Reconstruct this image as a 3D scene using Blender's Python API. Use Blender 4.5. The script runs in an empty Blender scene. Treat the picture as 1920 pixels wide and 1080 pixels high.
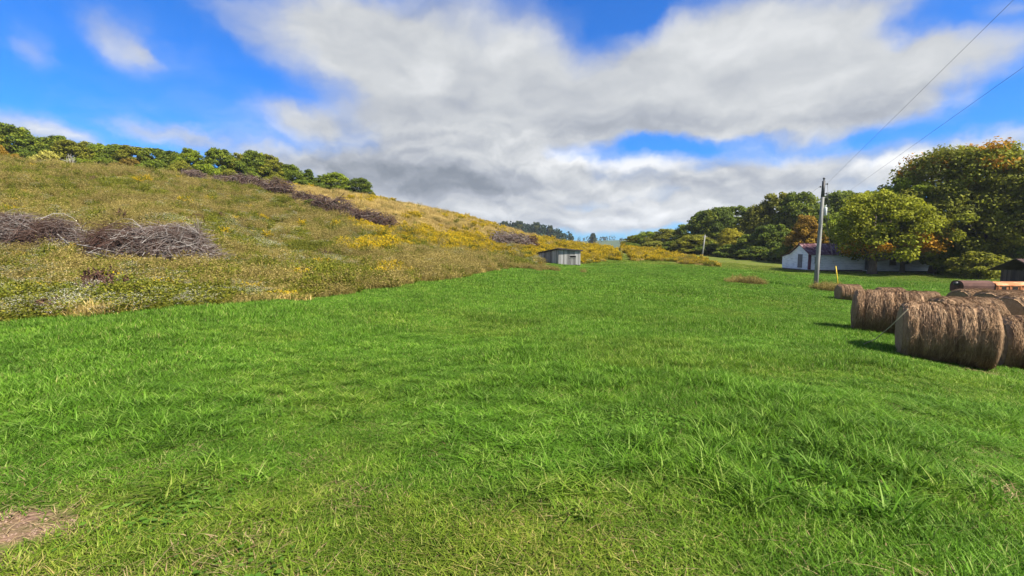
import bpy, math, random
import numpy as np
from mathutils import Vector, Matrix, Euler

# ------------------------------------------------------------------ camera
S = bpy.context.scene
COL = S.collection
F_PX, CX, CY = 880.0, 960.0, 540.0          # lens of the photograph in 1920-px units
PITCH = math.atan(82.0 / 880.0)
EYE = 1.7
cam_d = bpy.data.cameras.new("camera")
cam = bpy.data.objects.new("camera", cam_d)
COL.objects.link(cam)
cam.location = (0, 0, EYE)
cam.rotation_euler = (math.pi / 2 - PITCH, 0, 0)
cam_d.sensor_width = 36.0
cam_d.lens = F_PX / 1920.0 * 36.0
cam_d.clip_start = 0.05
cam_d.clip_end = 20000
S.camera = cam

# ------------------------------------------------------------------ exposure
S.view_settings.view_transform = 'Standard'
S.view_settings.look = 'None'
S.view_settings.gamma = 1.0
S.view_settings.exposure = 1.5
S.cycles.use_denoising = True
S.cycles.denoiser = 'OPENIMAGEDENOISE'
S.cycles.denoising_input_passes = 'RGB_ALBEDO_NORMAL'
S.cycles.denoising_prefilter = 'ACCURATE'
S.cycles.max_bounces = 6
S.cycles.diffuse_bounces = 3
S.cycles.transmission_bounces = 3
S.cycles.transparent_max_bounces = 8

# ------------------------------------------------------------------ sun
SUN_AZ = math.radians(124)      # clockwise from the viewing direction (+Y) towards +X
SUN_EL = math.radians(46)
sun_d = bpy.data.lights.new("sun", 'SUN')
sun_d.energy = 4.6
sun_d.angle = math.radians(2.0)
sun_d.color = (1.0, 0.93, 0.80)
sun = bpy.data.objects.new("sun", sun_d)
COL.objects.link(sun)
sdir = Vector((math.sin(SUN_AZ) * math.cos(SUN_EL), math.cos(SUN_AZ) * math.cos(SUN_EL), math.sin(SUN_EL)))
sun.rotation_euler = sdir.to_track_quat('Z', 'Y').to_euler()
sun.location = (60, 20, 60)


def ray(px, py):
    dx, dy = px - CX, py - CY
    c, s = math.cos(PITCH), math.sin(PITCH)
    return dx, F_PX * c - dy * s, -F_PX * s - dy * c


def P(px, py, Y):
    x, y, z = ray(px, py)
    k = Y / y
    return Vector((x * k, Y, EYE + z * k))


def azel(px, py):
    x, y, z = ray(px, py)
    return math.degrees(math.atan2(x, y)), math.degrees(math.atan2(z, math.hypot(x, y)))


# ------------------------------------------------------------------ world: sky and clouds
W = bpy.data.worlds.new("World")
S.world = W
W.use_nodes = True
wt = W.node_tree
for n in list(wt.nodes):
    wt.nodes.remove(n)


class NT:
    """small helper to write node trees"""
    def __init__(self, t):
        self.t = t

    def put(self, sock, v):
        if v is None:
            return
        if hasattr(v, 'links') or isinstance(v, bpy.types.NodeSocket):
            self.t.links.new(v, sock)
        else:
            sock.default_value = v

    def math(self, op, a, b=None, c=None, clamp=False):
        n = self.t.nodes.new('ShaderNodeMath')
        n.operation = op
        n.use_clamp = clamp
        self.put(n.inputs[0], a)
        self.put(n.inputs[1], b)
        self.put(n.inputs[2], c)
        return n.outputs[0]

    def vmath(self, op, a, b=None, out=0):
        n = self.t.nodes.new('ShaderNodeVectorMath')
        n.operation = op
        self.put(n.inputs[0], a)
        self.put(n.inputs[1], b)
        return n.outputs[out]

    def noise(self, vec, scale, detail=4, rough=0.55, dist=0.0, out='Fac'):
        n = self.t.nodes.new('ShaderNodeTexNoise')
        if vec is not None:
            self.t.links.new(vec, n.inputs['Vector'])
        n.inputs['Scale'].default_value = scale
        n.inputs['Detail'].default_value = detail
        n.inputs['Roughness'].default_value = rough
        n.inputs['Distortion'].default_value = dist
        return n.outputs[out]

    def maprange(self, v, a, b, c=0.0, d=1.0, mode='SMOOTHSTEP'):
        n = self.t.nodes.new('ShaderNodeMapRange')
        n.interpolation_type = mode
        self.put(n.inputs['Value'], v)
        n.inputs['From Min'].default_value = a
        n.inputs['From Max'].default_value = b
        n.inputs['To Min'].default_value = c
        n.inputs['To Max'].default_value = d
        return n.outputs['Result']

    def mix(self, f, a, b, blend='MIX'):
        n = self.t.nodes.new('ShaderNodeMix')
        n.data_type = 'RGBA'
        n.blend_type = blend
        self.put(n.inputs[0], f)
        for s, v in ((n.inputs[6], a), (n.inputs[7], b)):
            if isinstance(v, tuple) and len(v) == 3:
                v = (*v, 1.0)
            self.put(s, v)
        return n.outputs[2]

    def ramp(self, f, stops):
        n = self.t.nodes.new('ShaderNodeValToRGB')
        el = n.color_ramp.elements
        while len(el) < len(stops):
            el.new(0.5)
        for e, (p, c) in zip(el, stops):
            e.position = p
            e.color = (*c, 1.0)
        self.put(n.inputs[0], f)
        return n.outputs[0]

    def attr(self, name, kind='GEOMETRY', out='Fac'):
        n = self.t.nodes.new('ShaderNodeAttribute')
        n.attribute_name = name
        n.attribute_type = kind
        return n.outputs[out]


w = NT(wt)
tc = wt.nodes.new('ShaderNodeTexCoord').outputs['Generated']
dirn = w.vmath('NORMALIZE', tc)
sep = wt.nodes.new('ShaderNodeSeparateXYZ')
wt.links.new(dirn, sep.inputs[0])
az = w.math('MULTIPLY', w.math('ARCTAN2', sep.outputs[0], sep.outputs[1]), 57.2958)
el = w.math('MULTIPLY', w.math('ARCSINE', sep.outputs[2]), 57.2958)
cmb = wt.nodes.new('ShaderNodeCombineXYZ')
wt.links.new(az, cmb.inputs[0])
wt.links.new(el, cmb.inputs[1])
ae = cmb.outputs[0]
warp = w.vmath('MULTIPLY', w.vmath('SUBTRACT', w.noise(ae, 0.085, 5, 0.6, 0.0, 'Color'), (0.5, 0.5, 0.5)), (11, 6, 0))
aew = w.vmath('ADD', ae, warp)


def blobs(lst, vec):
    """sum of soft ellipses standing at given azimuths / elevations"""
    acc = None
    for (px, py, rx, ry, rot, wgt, soft) in lst:
        a0, e0 = azel(px, py)
        a1, _ = azel(px + rx, py)
        a2, _ = azel(px - rx, py)
        _, e1 = azel(px, py - ry)
        _, e2 = azel(px, py + ry)
        ra, re = (a1 - a2) / 2, (e1 - e2) / 2
        d = w.vmath('SUBTRACT', vec, (a0, e0, 0))
        if rot:
            n = wt.nodes.new('ShaderNodeVectorRotate')
            n.rotation_type = 'Z_AXIS'
            wt.links.new(d, n.inputs['Vector'])
            n.inputs['Angle'].default_value = math.radians(rot)
            d = n.outputs[0]
        d = w.vmath('MULTIPLY', d, (1 / ra, 1 / re, 0))
        ln = w.vmath('LENGTH', d, None, 1)
        v = w.maprange(ln, 1.0, soft, 0.0, wgt)
        acc = v if acc is None else w.math('ADD', acc, v)
    return acc


CLOUDS = [  # px, py, rx, ry, rotation (down to the right +), weight, inner edge
    (235, 68, 160, 62, 24, 0.62, 0.1), (30, 85, 95, 55, 20, 0.42, 0.1), (300, 105, 60, 22, 30, 0.3, 0.1),
    (470, 40, 170, 75, 22, 0.42, 0.05), (600, 45, 170, 110, 20, 0.6, 0.1), (560, 130, 140, 60, 20, 0.36, 0.05),
    (850, 150, 330, 190, 12, 1.1, 0.35), (720, 100, 200, 120, 25, 0.6, 0.2), (760, 270, 360, 95, 5, 0.8, 0.3),
    (560, 225, 150, 42, 10, 0.4, 0.1), (640, 340, 300, 70, 3, 0.7, 0.2), (860, 340, 300, 95, 0, 0.9, 0.3),
    (1060, 220, 230, 90, 0, 0.7, 0.2),
    (1370, 120, 330, 165, -6, 1.1, 0.45), (1190, 190, 260, 100, -14, 0.7, 0.3), (1590, 170, 300, 120, 6, 1.0, 0.35),
    (1420, 220, 420, 62, 2, 0.75, 0.3), (1780, 110, 230, 60, -3, 0.62, 0.1), (1640, 25, 170, 48, 0, 0.42, 0.1),
    (1880, 20, 90, 30, 0, 0.35, 0.1),
    (1130, 330, 420, 52, 0, 1.0, 0.3), (1500, 335, 360, 62, -4, 1.0, 0.3), (1830, 290, 220, 55, -8, 0.75, 0.2),
    (1050, 390, 520, 55, 0, 0.85, 0.2), (1400, 395, 420, 45, 0, 0.7, 0.2), (980, 425, 420, 30, 0, 0.35, 0.1),
    (90, 238, 260, 40, 13, 0.62, 0.2), (310, 243, 150, 26, 8, 0.5, 0.1), (480, 290, 240, 46, 6, 0.5, 0.1),
    (1200, 14, 110, 46, -12, -0.40, 0.1), (1120, 130, 170, 75, 0, 0.7, 0.1), (1000, 60, 110, 90, 0, 0.45, 0.05), (1130, 415, 330, 32, 0, 0.8, 0.2), (1110, 272, 150, 34, 0, 0.45, 0.1), (1500, 272, 160, 26, 0, 0.35, 0.1), (1250, 268, 300, 22, 0, -0.30, 0.1), (1620, 268, 200, 20, 0, -0.25, 0.1), (1870, 190, 130, 60, 0, -0.35, 0.1),
]
cover = blobs(CLOUDS, aew)
side = w.maprange(w.math('ABSOLUTE', az), 58, 85, 0.0, 0.55)
cover = w.math('ADD', cover, side)
stretch = w.vmath('MULTIPLY', aew, (1.0, 1.9, 0))
f1 = w.noise(stretch, 0.075, 5, 0.42, 0.1)
f2 = w.noise(w.vmath('ADD', stretch, (31, 17, 3)), 0.2, 6, 0.48, 0.2)
dens = w.math('ADD', cover, w.math('MULTIPLY', w.math('SUBTRACT', f1, 0.5), 1.0))
dens = w.math('ADD', dens, w.math('MULTIPLY', w.math('SUBTRACT', f2, 0.5), 0.30))
lowc = w.maprange(el, 18, 9, 0.0, 1.0)
f3 = w.noise(w.vmath('MULTIPLY', aew, (1.0, 2.2, 0)), 0.30, 5, 0.50, 0.0)
f3u = w.noise(w.vmath('MULTIPLY', w.vmath('ADD', aew, (0.2, 0.9, 0)), (1.0, 2.2, 0)), 0.30, 5, 0.50, 0.0)
dens = w.math('ADD', dens, w.math('MULTIPLY', w.math('MULTIPLY', w.math('SUBTRACT', f3, 0.5), 0.55), lowc))
alpha = w.maprange(dens, -0.10, 1.10)
TONE = [
    (900, 70, 170, 75, 0, 0.16, 0.1), (800, 150, 60, 45, 0, 0.16, 0.1), (870, 130, 110, 60, 0, -0.07, 0.1),
    (1380, 90, 300, 110, -5, 0.10, 0.1), (1600, 140, 200, 70, 5, 0.08, 0.1), (1150, 300, 170, 28, 0, 0.26, 0.1),
    (1070, 300, 110, 26, 0, 0.30, 0.1), (1230, 308, 110, 26, 0, 0.32, 0.1), (1160, 412, 220, 22, 0, 0.3, 0.1), (1680, 300, 160, 24, -6, 0.25, 0.1), (1430, 300, 200, 26, -2, 0.12, 0.1),
    (760, 335, 320, 60, 4, -0.42, 0.1), (900, 345, 200, 40, 0, -0.16, 0.1), (640, 380, 200, 30, 8, 0.25, 0.1), (1180, 235, 260, 40, 0, -0.13, 0.1), (1560, 232, 260, 34, 2, -0.14, 0.1),
    (1300, 345, 420, 22, 0, -0.10, 0.1), (1090, 365, 300, 18, 0, 0.12, 0.1), (1300, 395, 300, 26, 0, 0.10, 0.1),
    (560, 60, 130, 80, 25, 0.05, 0.1), (240, 80, 100, 50, 24, 0.10, 0.1), (1750, 300, 160, 24, -8, 0.18, 0.1),
    (900, 390, 150, 25, 4, 0.16, 0.1), (640, 290, 200, 40, 6, -0.08, 0.1),
]
f1u = w.noise(w.vmath('ADD', stretch, (0.6, 4.0, 0)), 0.075, 5, 0.42, 0.1)
f2u = w.noise(w.vmath('ADD', stretch, (31.3, 18.6, 3)), 0.2, 6, 0.48, 0.2)
relief = w.math('ADD', w.math('MULTIPLY', w.math('SUBTRACT', f1, f1u), 0.55), w.math('MULTIPLY', w.math('SUBTRACT', f2, f2u), 0.12))
relief = w.math('ADD', relief, w.math('MULTIPLY', w.math('MULTIPLY', w.math('SUBTRACT', f3, f3u), 0.65), lowc))
tone = w.math('ADD', blobs(TONE, aew), relief)
tone = w.math('ADD', tone, w.math('MULTIPLY', w.math('SUBTRACT', f2, 0.5), 0.30))
tone = w.math('ADD', tone, w.math('MULTIPLY', w.math('SUBTRACT', f1, 0.5), 0.25))
tone = w.math('ADD', tone, 0.54, None, True)
ccol = w.ramp(tone, [(0.0, (0.15, 0.17, 0.20)), (0.35, (0.265, 0.285, 0.32)), (0.6, (0.38, 0.395, 0.41)), (1.0, (0.58, 0.585, 0.59))])

sky = wt.nodes.new('ShaderNodeTexSky')
sky.sky_type = 'NISHITA'
sky.sun_disc = False
sky.sun_elevation = SUN_EL
sky.sun_rotation = SUN_AZ
sky.air_density = 1.0
sky.dust_density = 0.4
sky.ozone_density = 3.0
SKY_STRENGTH = 0.10
skyc = w.mix(1.0, sky.outputs[0], (0.09, 0.36, 0.74), 'MULTIPLY')
cl_scaled = w.vmath('SCALE', ccol)
wt.nodes[-1].inputs['Scale'].default_value = 0.60 / SKY_STRENGTH
final = w.mix(alpha, skyc, cl_scaled)
bg = wt.nodes.new('ShaderNodeBackground')
wt.links.new(final, bg.inputs['Color'])
bg.inputs['Strength'].default_value = SKY_STRENGTH
wo = wt.nodes.new('ShaderNodeOutputWorld')
wt.links.new(bg.outputs[0], wo.inputs['Surface'])

# ------------------------------------------------------------------ helpers
rs = np.random.RandomState


def tag(o, label=None, cat=None, group=None, kind=None):
    if label:
        o['label'] = label
    if cat:
        o['category'] = cat
    if group:
        o['group'] = group
    if kind:
        o['kind'] = kind
    return o


def empty(name, loc, rz=0.0):
    o = bpy.data.objects.new(name, None)
    COL.objects.link(o)
    o.location = loc
    o.rotation_euler = (0, 0, rz)
    o.empty_display_size = 0.3
    return o


def link(name, mesh, parent=None, link_it=True):
    o = bpy.data.objects.new(name, mesh)
    if link_it:
        COL.objects.link(o)
    if parent is not None:
        o.parent = parent
    return o


def copy_tree(root):
    r = root.copy()
    COL.objects.link(r)
    for ch in root.children:
        c = ch.copy()
        COL.objects.link(c)
        c.parent = r
        for g in ch.children:
            d = g.copy()
            COL.objects.link(d)
            d.parent = c
    return r


class MB:
    """collects shapes, then builds ONE mesh"""
    def __init__(self):
        self.v, self.f, self.m, self.sm, self.t = [], [], [], [], []
        self.n = 0

    def add(self, V, Fc, mat=0, smooth=False, tint=None):
        V = np.asarray(V, float)
        self.v.append(V)
        for fc in Fc:
            self.f.append(tuple(int(i) + self.n for i in fc))
        self.m += [mat] * len(Fc)
        self.sm += [smooth] * len(Fc)
        if tint is None:
            tint = np.full(len(V), 0.5)
        elif np.isscalar(tint):
            tint = np.full(len(V), float(tint))
        self.t.append(np.asarray(tint, float))
        self.n += len(V)

    def box(self, c, s, rot=None, mat=0, tint=None):
        c = np.array(c, float)
        h = np.array(s, float) / 2
        V = np.array([[x, y, z] for x in (-1, 1) for y in (-1, 1) for z in (-1, 1)], float) * h
        if rot is not None:
            V = V @ np.array(Euler(rot).to_matrix()).T
        Fc = [(0, 1, 3, 2), (4, 6, 7, 5), (0, 4, 5, 1), (2, 3, 7, 6), (0, 2, 6, 4), (1, 5, 7, 3)]
        self.add(V + c, Fc, mat, False, tint)

    def prism(self, poly, off, mat=0, tint=None):
        """solid from a planar polygon pushed along off"""
        A = np.array(poly, float)
        B = A + np.array(off, float)
        n = len(A)
        Fc = [tuple(range(n - 1, -1, -1)), tuple(range(n, 2 * n))]
        Fc += [(i, (i + 1) % n, n + (i + 1) % n, n + i) for i in range(n)]
        self.add(np.vstack([A, B]), Fc, mat, False, tint)

    def tube(self, pts, rad, sides=8, mat=0, smooth=True, caps=True, tint=None):
        pts = np.array(pts, float)
        k = len(pts)
        rad = np.full(k, rad) if np.isscalar(rad) else np.array(rad, float)
        tan = np.gradient(pts, axis=0)
        tan /= np.linalg.norm(tan, axis=1)[:, None] + 1e-9
        ref = np.array([0.31, 0.17, 0.93]) if abs(tan[0][2]) < 0.8 else np.array([0.9, 0.2, 0.1])
        a = np.cross(tan, ref)
        a /= np.linalg.norm(a, axis=1)[:, None] + 1e-9
        b = np.cross(tan, a)
        th = np.arange(sides) * 2 * math.pi / sides
        V = (pts[:, None, :] + rad[:, None, None] * (a[:, None, :] * np.cos(th)[None, :, None] + b[:, None, :] * np.sin(th)[None, :, None])).reshape(-1, 3)
        Fc = []
        for i in range(k - 1):
            for j in range(sides):
                j2 = (j + 1) % sides
                Fc.append((i * sides + j, i * sides + j2, (i + 1) * sides + j2, (i + 1) * sides + j))
        if caps:
            Fc.append(tuple(range(sides - 1, -1, -1)))
            Fc.append(tuple((k - 1) * sides + j for j in range(sides)))
        self.add(V, Fc, mat, smooth, tint)

    def build(self, name, mats, parent=None, link_it=True):
        me = bpy.data.meshes.new(name)
        V = np.vstack(self.v) if self.v else np.zeros((0, 3))
        me.from_pydata(V.tolist(), [], self.f)
        if not isinstance(mats, (list, tuple)):
            mats = [mats]
        for m in mats:
            me.materials.append(m)
        me.polygons.foreach_set('material_index', np.array(self.m, dtype=np.int32))
        me.polygons.foreach_set('use_smooth', np.array(self.sm, dtype=bool))
        at = me.attributes.new('tint', 'FLOAT', 'POINT')
        at.data.foreach_set('value', np.concatenate(self.t).astype(np.float32))
        me.update()
        return link(name, me, parent, link_it)


# value noise for layout
_perm = rs(5).rand(512, 512)


def vnoise(x, y):
    xi, yi = np.floor(x).astype(int), np.floor(y).astype(int)
    fx, fy = x - xi, y - yi
    fx, fy = fx * fx * (3 - 2 * fx), fy * fy * (3 - 2 * fy)
    g = lambda a, b: _perm[a % 512, b % 512]
    return (g(xi, yi) * (1 - fx) + g(xi + 1, yi) * fx) * (1 - fy) + (g(xi, yi + 1) * (1 - fx) + g(xi + 1, yi + 1) * fx) * fy


def fbm(x, y, o=4):
    s, a, t = 0, 0.5, 0
    for i in range(o):
        s = s + a * vnoise(x * 2 ** i + 13.7 * i, y * 2 ** i + 7.1 * i)
        t += a
        a *= 0.5
    return s / t


def smooth(a, b, x):
    t = np.clip((np.asarray(x, float) - a) / (b - a), 0, 1)
    return t * t * (3 - 2 * t)


# ------------------------------------------------------------------ materials
def new_mat(name):
    m = bpy.data.materials.new(name)
    m.use_nodes = True
    t = m.node_tree
    for n in list(t.nodes):
        t.nodes.remove(n)
    return m, NT(t), t


def finish(t, bsdf, bump=None):
    o = t.nodes.new('ShaderNodeOutputMaterial')
    t.links.new(bsdf, o.inputs['Surface'])


def principled(nt, col, rough=0.8, spec=0.3, metal=0.0, bump=None, bstr=0.3, bdist=0.02):
    n = nt.t.nodes.new('ShaderNodeBsdfPrincipled')
    if isinstance(col, tuple):
        col = (*col, 1.0) if len(col) == 3 else col
    nt.put(n.inputs['Base Color'], col)
    nt.put(n.inputs['Roughness'], rough)
    n.inputs['Specular IOR Level'].default_value = spec
    nt.put(n.inputs['Metallic'], metal)
    if bump is not None:
        b = nt.t.nodes.new('ShaderNodeBump')
        b.inputs['Strength'].default_value = bstr
        b.inputs['Distance'].default_value = bdist
        nt.t.links.new(bump, b.inputs['Height'])
        nt.t.links.new(b.outputs[0], n.inputs['Normal'])
    return n.outputs[0]


def leafy(nt, col, transl=0.35, rough=0.6, spec=0.25):
    p = principled(nt, col, rough, spec)
    tr = nt.t.nodes.new('ShaderNodeBsdfTranslucent')
    nt.put(tr.inputs['Color'], col)
    mx = nt.t.nodes.new('ShaderNodeMixShader')
    mx.inputs[0].default_value = transl
    nt.t.links.new(p, mx.inputs[1])
    nt.t.links.new(tr.outputs[0], mx.inputs[2])
    return mx.outputs[0]


def geo_pos(t):
    return t.nodes.new('ShaderNodeNewGeometry').outputs['Position']


def island(t):
    return t.nodes.new('ShaderNodeNewGeometry').outputs['Random Per Island']


def mat_grass():
    m, n, t = new_mat('grass_blade')
    pos = geo_pos(t)
    big = n.noise(pos, 0.35, 3)
    mid = n.noise(pos, 1.8, 3)
    isl = island(t)
    dry = n.attr('tint', 'INSTANCER')  # worn turf, and the sunlit look painted on the far field
    green = n.ramp(isl, [(0.0, (0.038, 0.098, 0.006)), (0.4, (0.082, 0.190, 0.012)), (0.75, (0.125, 0.262, 0.021)), (0.95, (0.20, 0.31, 0.065)), (1.0, (0.29, 0.27, 0.10))])
    yell = n.ramp(isl, [(0.0, (0.06, 0.095, 0.008)), (0.4, (0.135, 0.190, 0.014)), (0.75, (0.21, 0.23, 0.03)), (1.0, (0.38, 0.29, 0.10))])
    f = n.math('ADD', dry, n.math('MULTIPLY', n.math('SUBTRACT', mid, 0.5), 0.7), None, True)
    c = n.mix(f, green, yell)
    v = n.math('MULTIPLY', n.maprange(big, 0.3, 0.7, 0.9, 1.15), n.maprange(mid, 0.3, 0.7, 0.82, 1.2))
    c = n.mix(1.0, c, n.t.nodes.new('ShaderNodeCombineXYZ').outputs[0], 'MULTIPLY') if False else n.vmath('SCALE', c)
    n.put(t.nodes[-1].inputs['Scale'], v)
    finish(t, leafy(n, c, 0.35, 0.65, 0.12))
    return m


def mat_plant(name, stops, transl=0.3, var=(0.75, 1.2)):
    m, n, t = new_mat(name)
    isl = island(t)
    tn = n.attr('tint', 'INSTANCER')
    c = n.ramp(isl, stops)
    pos = geo_pos(t)
    v = n.maprange(n.noise(pos, 0.22, 3), 0.3, 0.7, *var)
    c = n.vmath('SCALE', c)
    n.put(t.nodes[-1].inputs['Scale'], v)
    finish(t, leafy(n, c, transl, 0.7, 0.15))
    return m


def mat_leaf(name, spread=0.35):
    """foliage colour = object's own leaf colour, varied leaf by leaf; tint > 0.8 turns autumn orange"""
    m, n, t = new_mat(name)
    oi = t.nodes.new('ShaderNodeObjectInfo')
    isl = island(t)
    tn = n.attr('tint')
    base = oi.outputs['Color']
    v = n.maprange(isl, 0.0, 1.0, 1 - spread, 1 + spread, 'LINEAR')
    c = n.vmath('SCALE', base)
    n.put(t.nodes[-1].inputs['Scale'], v)
    v2 = n.maprange(tn, 0.0, 0.75, 0.70, 1.35, 'LINEAR')
    c = n.vmath('SCALE', c)
    n.put(t.nodes[-1].inputs['Scale'], v2)
    yel = n.mix(n.math('MULTIPLY', isl, 0.55), c, (0.26, 0.22, 0.014))
    c = n.mix(n.maprange(tn, 0.45, 0.75), c, yel)
    c = n.mix(n.maprange(tn, 0.84, 0.90, 0.0, 0.85), c, n.ramp(isl, [(0.0, (0.30, 0.11, 0.008)), (1.0, (0.52, 0.25, 0.012))]))
    finish(t, leafy(n, c, 0.42, 0.65, 0.12))
    return m


def mat_noise(name, c1, c2, scale=4, rough=0.85, c3=None, bump=True, spec=0.2, stretch=None, detail=6, bstr=0.4):
    m, n, t = new_mat(name)
    tcn = t.nodes.new('ShaderNodeTexCoord').outputs['Object']
    if stretch:
        tcn = n.vmath('MULTIPLY', tcn, stretch)
    f = n.noise(tcn, scale, detail, 0.6)
    stops = [(0.3, c1), (0.7, c2)]
    if c3:
        stops = [(0.3, c1), (0.52, c2), (0.68, c3)]
    c = n.ramp(f, stops)
    finish(t, principled(n, c, rough, spec, 0.0, n.noise(tcn, scale * 6, 4) if bump else None, bstr))
    return m


M_GRASS = mat_grass()
M_BARK = mat_noise('bark', (0.05, 0.038, 0.028), (0.14, 0.11, 0.085), 3, stretch=(3, 3, 0.6))
M_LEAF = mat_leaf('leaf')
M_TAN = mat_plant('dry_grass', [(0.0, (0.11, 0.092, 0.018)), (0.5, (0.225, 0.180, 0.042)), (1.0, (0.42, 0.325, 0.120))])
M_STRAW = mat_plant('golden_straw', [(0.0, (0.28, 0.20, 0.055)), (0.5, (0.43, 0.31, 0.095)), (1.0, (0.56, 0.43, 0.17))])
M_WEED = mat_plant('weed_leaf', [(0.0, (0.055, 0.075, 0.007)), (0.5, (0.135, 0.150, 0.013)), (1.0, (0.25, 0.23, 0.028))])
M_WHITE = mat_plant('white_flower', [(0.0, (0.30, 0.29, 0.20)), (1.0, (0.52, 0.50, 0.42))], 0.2)
M_GOLD = mat_plant('goldenrod_flower', [(0.0, (0.38, 0.25, 0.006)), (1.0, (0.70, 0.48, 0.012))], 0.25)
M_CLOVER = mat_plant('clover_leaf', [(0.0, (0.05, 0.115, 0.010)), (0.6, (0.085, 0.175, 0.016)), (1.0, (0.13, 0.22, 0.03))])
M_THATCH = mat_plant('dead_blade', [(0.0, (0.20, 0.13, 0.06)), (1.0, (0.42, 0.32, 0.17))])
M_DOCK = mat_plant('dead_stalk', [(0.0, (0.045, 0.022, 0.016)), (1.0, (0.13, 0.07, 0.05))], 0.1)

# ------------------------------------------------------------------ terrain
ctl = []
for px, py, Y in [
    (960, 1080, 2.27), (0, 1080, 2.27), (1920, 1080, 2.27), (480, 1080, 2.27), (1440, 1080, 2.27),
    (960, 700, 7.7), (400, 700, 7.4), (0, 700, 7.2), (1400, 700, 8.2), (960, 600, 16.6), (600, 620, 13.2), (1300, 600, 17.2),
    (0, 612, 11.5), (150, 598, 12.3), (300, 585, 13.6), (500, 565, 17), (700, 545, 22), (850, 525, 31), (920, 510, 45), (1000, 500, 62), (1047, 496, 70),
    (960, 540, 31), (1200, 540, 32), (1200, 505, 60), (1350, 520, 48),
    (1340, 500, 70), (1170, 488, 84), (1200, 469, 130), (1330, 490, 95), (1460, 496, 96), (1300, 479, 122), (1400, 487, 112),
    (1467, 505, 80), (1620, 509, 75), (1757, 512, 73), (1529, 541, 42), (1400, 532, 42), (1600, 628, 14.5), (1780, 684, 10.8), (1900, 760, 7.0), (1920, 900, 3.6),
    (1580, 563, 34), (1700, 590, 20), (1900, 533, 50), (1900, 600, 17),
    (290, 492, 32), (80, 466, 36), (150, 560, 17), (400, 540, 22), (300, 400, 50), (100, 400, 52), (480, 440, 56), (600, 395, 82), (700, 470, 50), (800, 450, 75), (900, 462, 85), (950, 478, 78),
    (600, 520, 31), (180, 340, 74), (430, 370, 80),
    (0, 308, 95), (150, 315, 100), (300, 328, 105), (430, 344, 112), (550, 353, 120), (700, 375, 130), (850, 404, 140), (950, 434, 150), (1050, 460, 155), (1130, 470, 150),
]:
    p = P(px, py, Y)
    ctl.append((p.x, p.y, p.z))


def polar(px, Y, z):
    x = (px - CX) / F_PX * Y
    ctl.append((x, Y, z))


for px, Y, z in [(0, 150, 19), (300, 160, 18), (550, 170, 14.5), (700, 180, 12), (850, 185, 8), (950, 200, 3.0), (1050, 210, -1.0), (1130, 210, -2.5),
                 (0, 300, 12), (300, 320, 10), (550, 340, 8), (700, 340, 4), (850, 340, 0), (950, 360, -3), (1050, 380, -5), (1170, 300, -5), (1300, 220, -2), (1460, 180, -1.0), (1700, 150, -1), (1900, 130, -1.5), (1300, 400, -4),
                 (0, 900, 0), (500, 900, -4), (960, 900, -6), (1400, 900, -6), (1900, 700, -4), (0, 3000, -4), (960, 3000, -6), (1900, 3000, -4)]:
    polar(px, Y, z)
for px, Y, z in [(1832, 22, -1.75), (1890, 18.5, -1.55), (1935, 16, -1.5), (1815, 15.3, -1.48), (1664, 14.8, -1.17), (1600, 33.5, -2.38), (1672, 30, -2.26), (1735, 28, -2.2)]:
    polar(px, Y, z)
for th in (-170, -130, -95, -60, -30, 0, 30, 60, 95, 130, 170):
    a = math.radians(th)
    for r in (0.4, 1.2, 2.3):
        ctl.append((r * math.sin(a), r * math.cos(a), 0.0))
for th in (-95, -130, -170, 95, 130, 170):
    a = math.radians(th)
    for r, z in ((8, -0.3), (40, -0.6), (200, -1), (2000, -3)):
        ctl.append((r * math.sin(a), r * math.cos(a), z))
a = math.radians(-65)
for r, z in ((12, -0.2), (30, 0.6), (50, 3.0), (110, 17), (160, 19), (320, 12)):
    ctl.append((r * math.sin(a), r * math.cos(a), z))
ctl = np.array(ctl)


def q_of(x, y):
    return np.stack([np.arctan2(x, y) * 2.2, np.log(np.hypot(x, y) + 0.25)], -1)


Q = q_of(ctl[:, 0], ctl[:, 1])


def tps(d):
    return np.where(d > 1e-9, d * d * np.log(d + 1e-12), 0)


_n = len(Q)
K = tps(np.linalg.norm(Q[:, None] - Q[None], axis=2)) + np.eye(_n) * 2e-3
A = np.zeros((_n + 3, _n + 3))
A[:_n, :_n] = K
A[:_n, _n:] = np.hstack([np.ones((_n, 1)), Q])
A[_n:, :_n] = A[:_n, _n:].T
# solve for the drop seen from standing height, weighted by nearness so that far relief stays exact
_sol = np.linalg.solve(A, np.concatenate([ctl[:, 2], np.zeros(3)]))


def height(x, y):
    x, y = np.atleast_1d(np.asarray(x, float)), np.atleast_1d(np.asarray(y, float))
    sh = x.shape
    x, y = x.ravel(), y.ravel()
    out = np.zeros(len(x))
    for i in range(0, len(x), 20000):
        q = q_of(x[i:i + 20000], y[i:i + 20000])
        kk = tps(np.linalg.norm(q[:, None] - Q[None], axis=2))
        out[i:i + 20000] = kk @ _sol[:_n] + _sol[_n] + q @ _sol[_n + 1:]
    th = np.abs(np.arctan2(x, y))
    out *= 1 - smooth(2.0, 2.6, th)
    r = np.hypot(x, y)
    amp = np.clip(r / 60, 0.0, 1.0) * np.clip(1.5 - r / 400, 0, 1)
    out += (fbm(x * 0.12, y * 0.12, 3) - 0.5) * 0.5 * amp + (fbm(x * 0.5 + 40, y * 0.5, 2) - 0.5) * 0.10 * np.clip(r / 8, 0, 1)
    return out.reshape(sh)


def hz(x, y):
    return float(height([x], [y])[0])


def project(x, y, z):
    c, s = math.cos(PITCH), math.sin(PITCH)
    d = y * c - (z - EYE) * s
    return CX + F_PX * x / d, CY + F_PX * (-(y * s) - (z - EYE) * c) / d


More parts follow.
